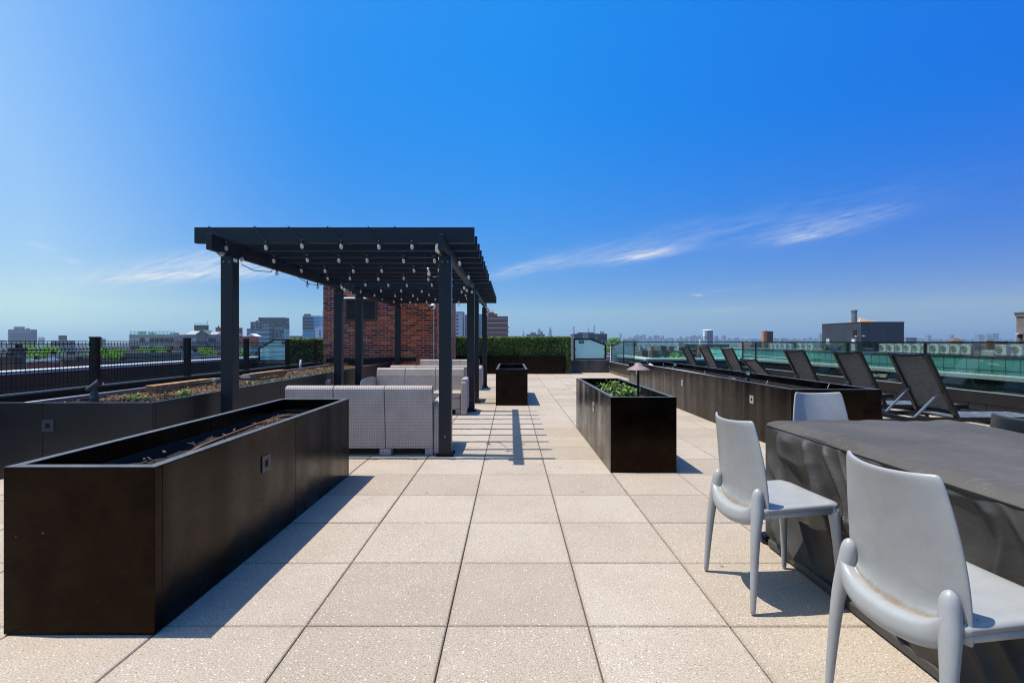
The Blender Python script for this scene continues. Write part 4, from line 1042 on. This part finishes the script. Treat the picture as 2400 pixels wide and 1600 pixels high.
for k in range(9): m = MB(); xx = x0+1+(x1-x0-2)*k/8; m.box(xx-.05,xx+.05,211,211.1,zt,zt+1.2); m.build('vent_pipe', GREY2, t)
t,x0,x1,zt = bld('orange brick tower with a dark shaded side rising above the railing', 1785, 1812, 776, 200, 5, ORANGE, name='brick_tower', zb=-3, cat='tower', par=.25)
blk(t, 'shaded_side', 1797.5, 1812, 776.5, 812, 199.7, .28, mat('shaded_orange_brick', (.09,.025,.022), .9)); blk(t, 'chimney', 1794, 1797.5, 774, 776, 200.2, .8, RED1)  # shade of the tower's right side put into a darker front slab

# --- clad wing across the court with its plant
WX = 37.0
WG = thing('clad_wing', 'teal panelled building wing across the court carrying white air conditioners', 'building', (WX, 50, GZ))
m = MB(); m.box(WX, WX+26, 22, 96, GZ, .10); m.build('wall', m_panel('teal_panels', (.17,.47,.42), (.012,.018,.018), 1.06, .98, .22, .035), WG)
m = MB(); m.box(WX-.08, WX+.35, 21.9, 96.1, .06, .147); m.build('parapet', GREY2, WG)
m = MB(); m.box(WX+.4, WX+25.8, 22.2, 95.8, .102, .118); m.build('roof', ROOFGREY, WG)
# penthouse box on the wing
PH = m_panel('zinc_panels', (.045,.047,.058), (.018,.018,.024), 1.0, 2.6, .45, .012, 0)
zt = EYE+46*56.5/F
m = MB(); m.box(40.0, 44.9, 56.5, 63.6, .12, zt); ph = m.build('penthouse', PH, WG)
m = MB(); m.box(39.95, 44.95, 56.45, 63.65, zt+.002, zt+.06); m.build('coping', GREY2, ph)
m = MB(); m.box(39.96, 39.998, 57.2, 57.75, 1.95, 2.6); m.build('window', HOLE, ph)
m = MB(); m.box(39.8, 39.998, 57.3, 57.8, 1.15, 1.55); m.box(39.75, 39.998, 57.2, 57.8, .2, 1.0); m.build('vent_box', WHITE, ph)
m = MB(); m.box(39.9, 39.998, 62.0, 62.6, .9, 1.6); m.build('panel_box', PALE, ph)
m = MB(); m.box(39.7, 39.95, 56.9, 57.1, 1.85, 1.95); m.box(40.1, 40.35, 56.3, 56.45, 1.85, 1.95); m.build('lamp', WHITE, ph)
cx, _, cz0 = at(2002, 757, 64.5); m = MB(); m.lathe([(.32,0),(.32,1.55),(.40,1.56),(.40,1.68),(.2,1.75)], 18, (cx, 64.5, cz0)); m.build('flue', mat('galvanised', (.22,.22,.22), .5, metal=.3, var=.2), WG)
m = MB(); px0 = at(2009,0,70)[0]; px1 = at(2059,0,70)[0]; pz = at(0,757,70)[2]; pc = (px0+px1)/2
m.box(px0+.3, px1-.3, 70, 73, .12, pz); hb = m.build('tank_house', TAN, WG)
m = MB(); i = len(m.v); m.v += [(px0,69.6,pz+.01),(px1,69.6,pz+.01),(px1,73.4,pz+.01),(px0,73.4,pz+.01),(pc,71.5,pz+.75)]; m.f += [(0,3,2,1),(0,1,4),(1,2,4),(2,3,4),(3,0,4)]
m.build('pyramid_roof', m_farbrick('ochre_tiles', (.30,.14,.045), (.45,.27,.12)), hb)
m = MB()
for q in ((px0,69.6),(px1,69.6)): m.bar((q[0],q[1],pz+.03),(pc,71.5,pz+.78), .07, .05)
m.build('ridge', PALE, hb)
# air conditioners
def make_ac():
    t = thing('air_conditioner', 'white outdoor air conditioner on the roof of the teal clad wing', 'air conditioner', (0,0,0), 'air conditioners in a row on the teal clad wing')
    m = MB(); m.box(0, .33, -.42, .42, .08, .90); m.build('cabinet', mat('ac_white', (.93,.94,.93), .5), t, bevel=.015, local=True)
    m = MB()
    n = 20; c = (-.012, .14, .50)
    for r_ in (.10,.17,.24,.30):
        pts = [(c[0], c[1]+r_*math.cos(6.2832*k/n), c[2]+r_*math.sin(6.2832*k/n)) for k in range(n+1)]; m.tube(pts, .008, 4)
    for k in range(6): m.bar(c, (c[0], c[1]+.30*math.cos(k*1.047), c[2]+.30*math.sin(k*1.047)), .010, .010)
    m.build('fan_grille', mat('ac_grille', (.30,.32,.29), .6), t, local=True, fix=False)
    m = MB(); m.tube([(-.004,c[1],c[2]),(-.001,c[1],c[2])], .31, 24); m.build('fan_opening', mat('ac_shadow', (.46,.50,.42), .8), t, local=True)
    m = MB(); m.tube([(-.008,-.32,.80),(-.001,-.32,.80)], .05, 12); m.build('badge', mat('badge_red', (.22,.05,.05), .6), t, local=True)
    m = MB(); m.box(.0,.33,-.36,-.28,0,.078); m.box(.0,.33,.28,.36,0,.078); m.build('foot', GREY2, t, local=True)
    return t
A0 = make_ac(); A0.location = (38, 50.6, .12)
for y in (49.55,48.5,47.45,46.4,45.4,44.4,43.35,42.35,41.35,38.4,37.2,36.1,72.5,71.4,70.2,68.9,67.6,65.2,64.0,62.8):
    c = copy_tree(A0); c.location = (38, y, .12)
t = thing('roof_ladder', 'brown roof ladder frame between the air conditioners', 'ladder', (38,40.4,.12))
m = MB()
for y in (40.1, 40.75): m.bar((38,y,.12),(38,y,1.12), .05, .05)
for k in range(7): m.bar((38,40.1,.22+.14*k),(38,40.75,.22+.14*k), .03, .03)
m.build('frame', mat('rust_brown', (.13,.085,.06), .8), t)
t = thing('roof_skylight', 'white roof skylight box left of the last air conditioners', 'skylight', (38.5,39.5,.12))
m = MB(); m.box(38,39.5,38.95,40.0,.12,.42); m.build('kerb', PALE, t); m = MB(); m.box(38.05,39.45,39.0,39.95,.425,.55); m.build('cap', WHITE, t, bevel=.03)
RB = thing('brick_building', 'brown brick building with a dark window cut by the right picture edge', 'building', (63, 54, GZ))
rx, rz = 61.3, EYE+69*60/F; TAUPE = mat('taupe_brick', (.19,.145,.13), .9, var=.25, vscale=2)
m = MB(); m.box(rx, rx+14, 48, 60, GZ, rz-.5); m.build('wall', TAUPE, RB)
m = MB(); m.box(rx-.1, rx+14.1, 47.9, 60.1, rz-.495, rz-.18); m.build('cornice', TAUPE, RB); m = MB(); m.box(rx-.15, rx+14.1, 47.85, 60.15, rz-.178, rz); m.build('coping', GREY2, RB)
m = MB(); m.box(rx-.05, rx-.003, 57.6, 58.9, 2.6, 3.5); m.build('window', HOLE, RB)
m = MB(); m.box(rx-.3, rx-.003, 59.3, 59.55, 1.7, 2.15); m.build('wall_lamp', BLACK, RB); m = MB(); m.box(rx-.5, rx-.003, 59.2, 59.65, 2.16, 2.26); m.build('lamp_shade', WHITE2, RB)
for lab, a, b, c, y, mt in [('grey flat roofed block just right of the dark penthouse', 2119, 2148, 791, 300, GREY1), ('tan bulkhead with a hipped roof behind the air conditioners', 2225, 2257, 799, 160, ORANGE), ('small tan roof hut above the railing', 2310, 2329, 797, 160, ORANGE), ('long low brown roof above the railing near the right edge', 2330, 2362, 799.5, 170, RED2)]:
    t,x0,x1,zt = bld(lab, a, b, c, y, 8, mt, name='roof_hut', cat='building', par=.2)
    if 'hipped' in lab:
        dd = t['depth']; m = MB(); m.hexa([(x0-.2,y-.2,zt+.005),(x1+.2,y-.2,zt+.005),(x1+.2,y+dd+.2,zt+.005),(x0-.2,y+dd+.2,zt+.005),(x0+1.3,y+dd*.4,zt+.95),(x1-1.3,y+dd*.4,zt+.95),(x1-1.3,y+dd*.6,zt+.95),(x0+1.3,y+dd*.6,zt+.95)]); m.build('roof', mat('umber_tiles', (.19,.125,.07), .9, var=.3), t)

# --- low roofs beyond the left parapet
for lab, a, b, c, y, d, mt, rf in [
    ('dark brick house with a black roof at the far left behind the mesh', -60, 52, 836, 40, 10, RED2, TAR),
    ('brown brick stair bulkhead behind the first mesh panel', 22, 60, 815, 46, 5, mat('umber_brick', (.11,.075,.065), .9), TAR),
    ('brick house with a mint white roof edge below the left trees', 62, 140, 842, 52, 12, MAROON, COPING),
    ('small white shed against the brown house beyond the mesh', 111, 134, 830, 62, 6, PALE, SILVER),
    ('warm brown brick house left of the first fence post', 134, 213, 831, 58, 12, m_farbrick('russet_brick', (.24,.11,.075), (.32,.16,.11)), SILVER),
    ('wide brown roofed house behind the first fence post', 150, 330, 845, 44, 10, MAROON, TAR),
    ('long grey roof with white edging beyond the second mesh panel', 292, 425, 826, 66, 22, mat('mossy_grey', (.10,.105,.09), .9, var=.3), ROOFGREY),
    ('beige bulkhead beside the second fence post', 415, 434, 816, 75, 6, BEIGE, SILVER),
    ('beige walled terrace right of the second fence post', 445, 470, 825, 70, 8, BEIGE, SILVER),
    ('low dark house with a silver roof left of the front pergola post', 470, 560, 832, 62, 12, MAROON, SILVER),
    ('teal walled house behind the third fence post', 560, 640, 812, 130, 14, TEALG, SILVER)]:
    t,x0,x1,zt = bld(lab, a, b, c, y, d, mt, name='row_house', roof=rf, cat='house', par=.3)
    d = t['depth']; m = MB(); m.box(x0+.15, x1-.15, y+.15, y+d-.15, zt-.298, zt-.27); m.build('roof', rf, t)
    if b-a > 70: wins(t, y, spread(x0+.5,x1-.5,max(2,int((x1-x0)/1.8))), [zt-2.0], .8, 1.3, [MW])
    for k in range(2):
        xx = R.uniform(x0+.4,x1-.6); m = MB(); m.box(xx,xx+.35,y+.3*d,y+.3*d+.35,zt-.26,zt+.35); m.build('chimney', RED2, t)

# --- trees
def tree(label, u, v, y, r, h, group='green trees between the roofs', n=2600):
    x, _, zt = at(u, v, y); rr = random.Random(int(u*7+y))
    t = thing('tree', label, 'tree', (x, y, GZ), group)
    m = MB(); m.tube([(x,y,GZ),(x+.1,y,GZ+6),(x,y,zt-h*.7)], [.35,.28,.2], 8)
    for k in range(6):
        a = rr.uniform(0,6.28); m.tube([(x,y,zt-h*.8),(x+r*.4*math.cos(a),y+r*.4*math.sin(a),zt-h*.45),(x+r*.75*math.cos(a),y+r*.75*math.sin(a),zt-h*.25)], [.13,.08,.03], 5)
    m.build('trunk', BARK, t)
    m = MB(); cl = []
    for k in range(16):
        a = rr.uniform(0,6.28); q = r*rr.uniform(.2,.85); cl.append((x+q*math.cos(a), y+q*math.sin(a), zt-h*rr.uniform(.12,.75)*(.5+.6*q/r), r*rr.uniform(.25,.42)))
    cl.append((x,y,zt-r*.3,r*.35))
    for _ in range(n):
        c = rr.choice(cl); dv = Vector((rr.gauss(0,1),rr.gauss(0,1),rr.gauss(0,1))).normalized()*c[3]*rr.uniform(.55,1.08)
        m.leaf((c[0]+dv.x, c[1]+dv.y, min(zt, c[2]+dv.z*.8)), .34, rr, .8)
    m.build('crown', TLEAF, t, fix=False)
for lab, u, v, y, r, h in [
    ('bright green tree rising above the fence below the grey slab tower', 78, 806, 115, 4.2, 7), ('tree right of it with yellow green top, behind the white shed', 108, 814, 105, 4.0, 6),
    ('bushy green tree immediately right of the first fence post', 245, 815, 85, 2.7, 5), ('yellowish tree between the first and second fence post', 272, 818, 88, 2.5, 5),
    ('low green tree in front of the hotel, left half', 345, 814, 150, 4.0, 5), ('low green tree in front of the hotel, right half', 375, 813, 155, 4.2, 5),
    ('small green tree left of the front pergola post', 488, 815, 110, 3.0, 5), ('small green tree right of the front pergola post', 566, 814, 120, 2.6, 5),
    ('dark green tree standing beside the right frosted partition', 1436, 791, 150, 2.9, 6), ('round light green tree top behind the farthest lounger', 1582, 826, 62, 2.3, 4)]:
    tree(lab, u, v, y, r, h)

# --- skyline
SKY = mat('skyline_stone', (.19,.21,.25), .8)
def tower(label, u, w, v, y, steps=(), spire=0, group=None):
    x, _, zt = at(u, v, y); s_ = y/F
    m = MB(); hw = w*s_/2; m.box(x-hw, x+hw, y, y+2*hw, GZ, zt)
    for (f, dv) in steps:
        zt2 = zt+dv*s_; m.box(x-hw*f, x+hw*f, y+hw*(1-f), y+hw*(1+f), zt+.01, zt2); zt = zt2
    if spire: m.tube([(x,y+hw,zt),(x,y+hw,zt+spire*s_)], [.5*s_,.2*s_], 6)
    tag(m.build('tower', SKY), label, 'tower', group)
D = 2600
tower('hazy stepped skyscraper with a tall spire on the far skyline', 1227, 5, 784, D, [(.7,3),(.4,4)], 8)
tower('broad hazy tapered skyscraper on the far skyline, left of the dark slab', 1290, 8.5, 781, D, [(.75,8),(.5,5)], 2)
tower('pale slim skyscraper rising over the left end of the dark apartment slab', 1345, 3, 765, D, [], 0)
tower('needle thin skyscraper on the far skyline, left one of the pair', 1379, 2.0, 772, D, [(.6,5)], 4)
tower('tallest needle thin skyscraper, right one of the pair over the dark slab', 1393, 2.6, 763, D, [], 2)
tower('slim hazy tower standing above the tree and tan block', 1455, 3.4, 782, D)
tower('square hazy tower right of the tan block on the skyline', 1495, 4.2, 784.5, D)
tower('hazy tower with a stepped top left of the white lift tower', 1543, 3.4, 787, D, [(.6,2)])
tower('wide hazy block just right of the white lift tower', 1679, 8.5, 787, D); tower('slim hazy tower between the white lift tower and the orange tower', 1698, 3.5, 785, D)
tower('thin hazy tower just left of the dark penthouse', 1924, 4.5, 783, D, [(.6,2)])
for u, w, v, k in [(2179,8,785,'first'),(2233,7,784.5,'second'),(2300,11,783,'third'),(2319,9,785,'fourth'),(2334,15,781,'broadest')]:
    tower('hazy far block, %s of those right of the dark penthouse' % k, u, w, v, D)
GS = 'hazy towers of the far skyline'
u = 1262; rs = random.Random(11)
while u < 2376:
    w = rs.uniform(3,8); pk = 6.5 if 1440 < u < 1700 else (4 if u < 2040 else 3)
    v = 797-abs(rs.gauss(0,1))*pk*.62 - (3.5 if 1420 < u < 1660 else 0)
    if not (1995 < u < 2115 or 1788 < u < 1809 or 1142 < u < 1188): tower('one of the many low hazy blocks along the far skyline', u, w, v, D+rs.uniform(60,400), [], 0, GS)
    u += w*rs.uniform(.7,1.25)
# the mass of low far roofs and the ridge behind
m = MB(); rs = random.Random(4)
for _ in range(3000):
    y = 170+3800*rs.random()**1.7; x = rs.uniform(-1.08,1.08)*y; w = rs.uniform(8,22); d = rs.uniform(8,20)
    h = GZ+rs.uniform(5,13)+max(0, rs.gauss(0,1))*2.5*min(1,y/600)
    h = min(h, 19.0 if y > 700 else 0.4)
    if y < 420 and abs(x) > .25*y and x > 0 and y < 250: h = min(h, -4)
    m.box(x-w/2, x+w/2, y, y+d, GZ, h)
o = m.build('far_rooftops', m_farbrick('roof_mix', (.10,.075,.07), (.30,.27,.25))); tag(o, 'mass of low city roofs spreading to the horizon', 'rooftops', kind='stuff')
m = MB()
def ridge(a, b):
    x = -5200+10400*a; y = 5150+500*b
    z = GZ+(36+20*noise.noise((x*.0011,0,0))+8*noise.noise((x*.006,3,0))+(14 if x > 900 else 0))*math.sin(math.pi*min(1,b*.5+.02)) if b > 0 else GZ
    return (x, y, z)
m.grid(ridge, 260, 4); o = m.build('hills', mat('ridge_green', (.08,.11,.08), 1)); o['kind'] = 'structure'
m = MB(); m.quad((-5950,-250,GZ),(5950,-250,GZ),(5950,5900,GZ),(-5950,5900,GZ))
o = m.build('ground', m_farbrick('city_ground', (.07,.08,.055), (.14,.13,.11)), fix=False); o['kind'] = 'structure'

# ------------------------------------------------------------------ air
HAZE_D = 2.6e-4
m = MB(); m.box(-6000, 6000, -300, 6000, GZ-1, 88)
hz = bpy.data.materials.new('haze'); hz.use_nodes = True; nt = hz.node_tree
nt.nodes.remove(nt.nodes['Principled BSDF'])
pv = nt.nodes.new('ShaderNodeVolumePrincipled'); pv.inputs['Color'].default_value = (.64,.83,.93,1); pv.inputs['Density'].default_value = HAZE_D; pv.inputs['Anisotropy'].default_value = .4
nt.links.new(pv.outputs[0], nt.nodes['Material Output'].inputs['Volume'])
o = m.build('haze', hz); tag(o, None, None, kind='stuff')

# ------------------------------------------------------------------ sun and sky
sd = Vector((-.352, .026, 1)).normalized()
elev = math.asin(sd.z); azim = math.atan2(sd.x, sd.y)
ld = bpy.data.lights.new('sun', 'SUN'); ld.energy = 4.9; ld.angle = math.radians(.45); ld.color = (1, .955, .88)
lo = bpy.data.objects.new('sun', ld); COL.objects.link(lo); lo.rotation_euler = (-sd).to_track_quat('-Z', 'Y').to_euler(); lo.location = (0,0,30)
w = bpy.data.worlds.new('World'); sc.world = w; w.use_nodes = True
g = NT(w.node_tree); bg = w.node_tree.nodes['Background']
sk = g.n('ShaderNodeTexSky', sky_type='NISHITA', sun_disc=False, sun_elevation=elev, sun_rotation=azim, altitude=0, air_density=.7, dust_density=.3, ozone_density=3.0)
# grade the sky: keep its horizon whitening, deepen the blue away from the sun side
rgb = g.n('ShaderNodeSeparateColor', {0: sk.outputs[0]})
wh = g.m('MULTIPLY', g.m('SUBTRACT', g.m('DIVIDE', rgb.outputs[0], g.m('MAXIMUM', rgb.outputs[2], .01)), .30), 3.6, clamp=True)
d0 = g.n('ShaderNodeSeparateXYZ', {0: g.n('ShaderNodeTexCoord').outputs['Generated']})
gl = g.m('DIVIDE', g.m('SUBTRACT', g.m('MULTIPLY', d0.outputs[0], -1.0), .25), .43, clamp=True)
gl = g.m('POWER', gl, 2.4); xr = g.m('MAXIMUM', d0.outputs[0], 0.0)
SKS = 1/.1785
sdn = g.n('ShaderNodeVectorMath', {0: g.n('ShaderNodeTexCoord').outputs['Generated'], 1: tuple(sd)}, operation='DOT_PRODUCT').outputs['Value']
aur = g.m('POWER', g.m('MAXIMUM', sdn, 0.0), 10.0)
def chan(base, kx, kw, kg, ka):
    v = g.m('ADD', g.m('ADD', g.m('MULTIPLY', xr, kx), base), g.m('ADD', g.m('MULTIPLY', wh, kw), g.m('MULTIPLY', gl, kg)))
    v = g.m('ADD', v, g.m('MULTIPLY', aur, ka))
    return g.m('MULTIPLY', g.m('MAXIMUM', v, 0.0), SKS)
graded = g.n('ShaderNodeCombineColor', {0: chan(.000, -.01, .32, .255, 1.0), 1: chan(.262, -.145, .30, .26, .85), 2: chan(.87, -.15, -.13, .09, .6)}).outputs[0]
# thin cirrus in the direction space of the sky
dv = g.n('ShaderNodeSeparateXYZ', {0: g.n('ShaderNodeTexCoord').outputs['Generated']})
yy = g.m('MAXIMUM', dv.outputs[1], .05)
ca = g.m('DIVIDE', dv.outputs[0], yy); ce = g.m('DIVIDE', dv.outputs[2], yy)
front = g.m('GREATER_THAN', dv.outputs[1], .06)
def gauss(x, c, s_):
    d = g.m('DIVIDE', g.m('SUBTRACT', x, c), s_); return g.m('POWER', 2.718, g.m('MULTIPLY', g.m('MULTIPLY', d, d), -1.0))
dd = g.m('SUBTRACT', ce, g.m('ADD', g.m('MULTIPLY', ca, .205), .142))
cv = g.n('ShaderNodeCombineXYZ', {0: g.m('MULTIPLY', g.m('ADD', ca, g.m('MULTIPLY', dd, -2.0)), 3.2), 1: g.m('MULTIPLY', dd, 26.0), 2: 0.0}).outputs[0]
fib = g.noise(cv, 2.2, 6, .62)
fibc = g.m('MULTIPLY', g.m('SUBTRACT', fib, .43, clamp=True), 3.0, clamp=True)
band_ = g.m('MULTIPLY', gauss(dd, .0, .030), gauss(ca, .38, .44))
c1 = g.m('MULTIPLY', band_, g.m('MULTIPLY', fibc, .17))
fib2 = g.m('MULTIPLY', g.m('SUBTRACT', g.noise(g.n('ShaderNodeCombineXYZ', {0: g.m('MULTIPLY', g.m('ADD', ca, g.m('MULTIPLY', dd, -3.0)), 7.0), 1: g.m('MULTIPLY', dd, 44.0), 2: 3.0}).outputs[0], 2.6, 8, .68), .36, clamp=True), 3.2, clamp=True)
def core(a0, e0, sa, se, slope, amt):
    d2 = g.m('SUBTRACT', ce, g.m('ADD', e0, g.m('MULTIPLY', g.m('SUBTRACT', ca, a0), slope)))
    return g.m('MULTIPLY', g.m('MULTIPLY', gauss(ca, a0, sa), gauss(d2, 0.0, se)), g.m('MULTIPLY', g.m('ADD', g.m('MULTIPLY', fib2, .8), .12), amt))
tot = c1
for a in [(.27,.176,.075,.009,.17,1.0),(.24,.19,.16,.022,.2,.18),(.60,.213,.075,.007,.14,.55),(.62,.232,.12,.026,.22,.22),(.08,.160,.09,.012,.19,.34),(.0,.142,.05,.010,.22,.30),(.378,.0945,.012,.0022,.0,.75),(.46,.107,.06,.003,.12,.2),(-.60,.155,.24,.028,.10,.8),(-.66,.134,.18,.009,.04,.85),(-.945,.192,.025,.006,-.25,.45),(-.885,.163,.022,.005,-.2,.45),(-.50,.185,.10,.012,.12,.3),(.68,.245,.14,.016,.2,.22),(.42,.062,.05,.006,.1,.16)]:
    tot = g.m('ADD', tot, core(*a))
tot = g.m('MULTIPLY', g.m('MULTIPLY', tot, front), 1.0, clamp=True)
CLOUD = 4.9
mixed = g.mix(tot, graded, (CLOUD*.95, CLOUD*.98, CLOUD*1.0, 1))
w.node_tree.links.new(mixed, bg.inputs[0]); bg.inputs[1].default_value = .15

# ------------------------------------------------------------------ camera and output
cd = bpy.data.cameras.new('camera'); cam = bpy.data.objects.new('camera', cd); COL.objects.link(cam); sc.camera = cam
cam.location = (0, 0, EYE); cam.rotation_euler = (math.pi/2, 0, 0)
cd.sensor_fit = 'HORIZONTAL'; cd.sensor_width = 36; cd.lens = F/2400*36; cd.shift_x = 3/2400; cd.shift_y = 1/2400
cd.clip_start = .05; cd.clip_end = 20000
sc.render.engine = 'CYCLES'
sc.cycles.use_denoising = True; sc.cycles.denoiser = 'OPENIMAGEDENOISE'; sc.cycles.denoising_prefilter = 'NONE'; sc.cycles.denoising_input_passes = 'RGB_ALBEDO_NORMAL'; sc.cycles.max_bounces = 8; sc.cycles.transparent_max_bounces = 24; sc.cycles.glossy_bounces = 4; sc.cycles.volume_bounces = 0
sc.cycles.caustics_reflective = False; sc.cycles.caustics_refractive = False; sc.cycles.sample_clamp_indirect = 6; sc.cycles.filter_width = 1.1
sc.view_settings.view_transform = 'Standard'; sc.view_settings.look = 'None'; sc.view_settings.exposure = .25; sc.view_settings.gamma = 1
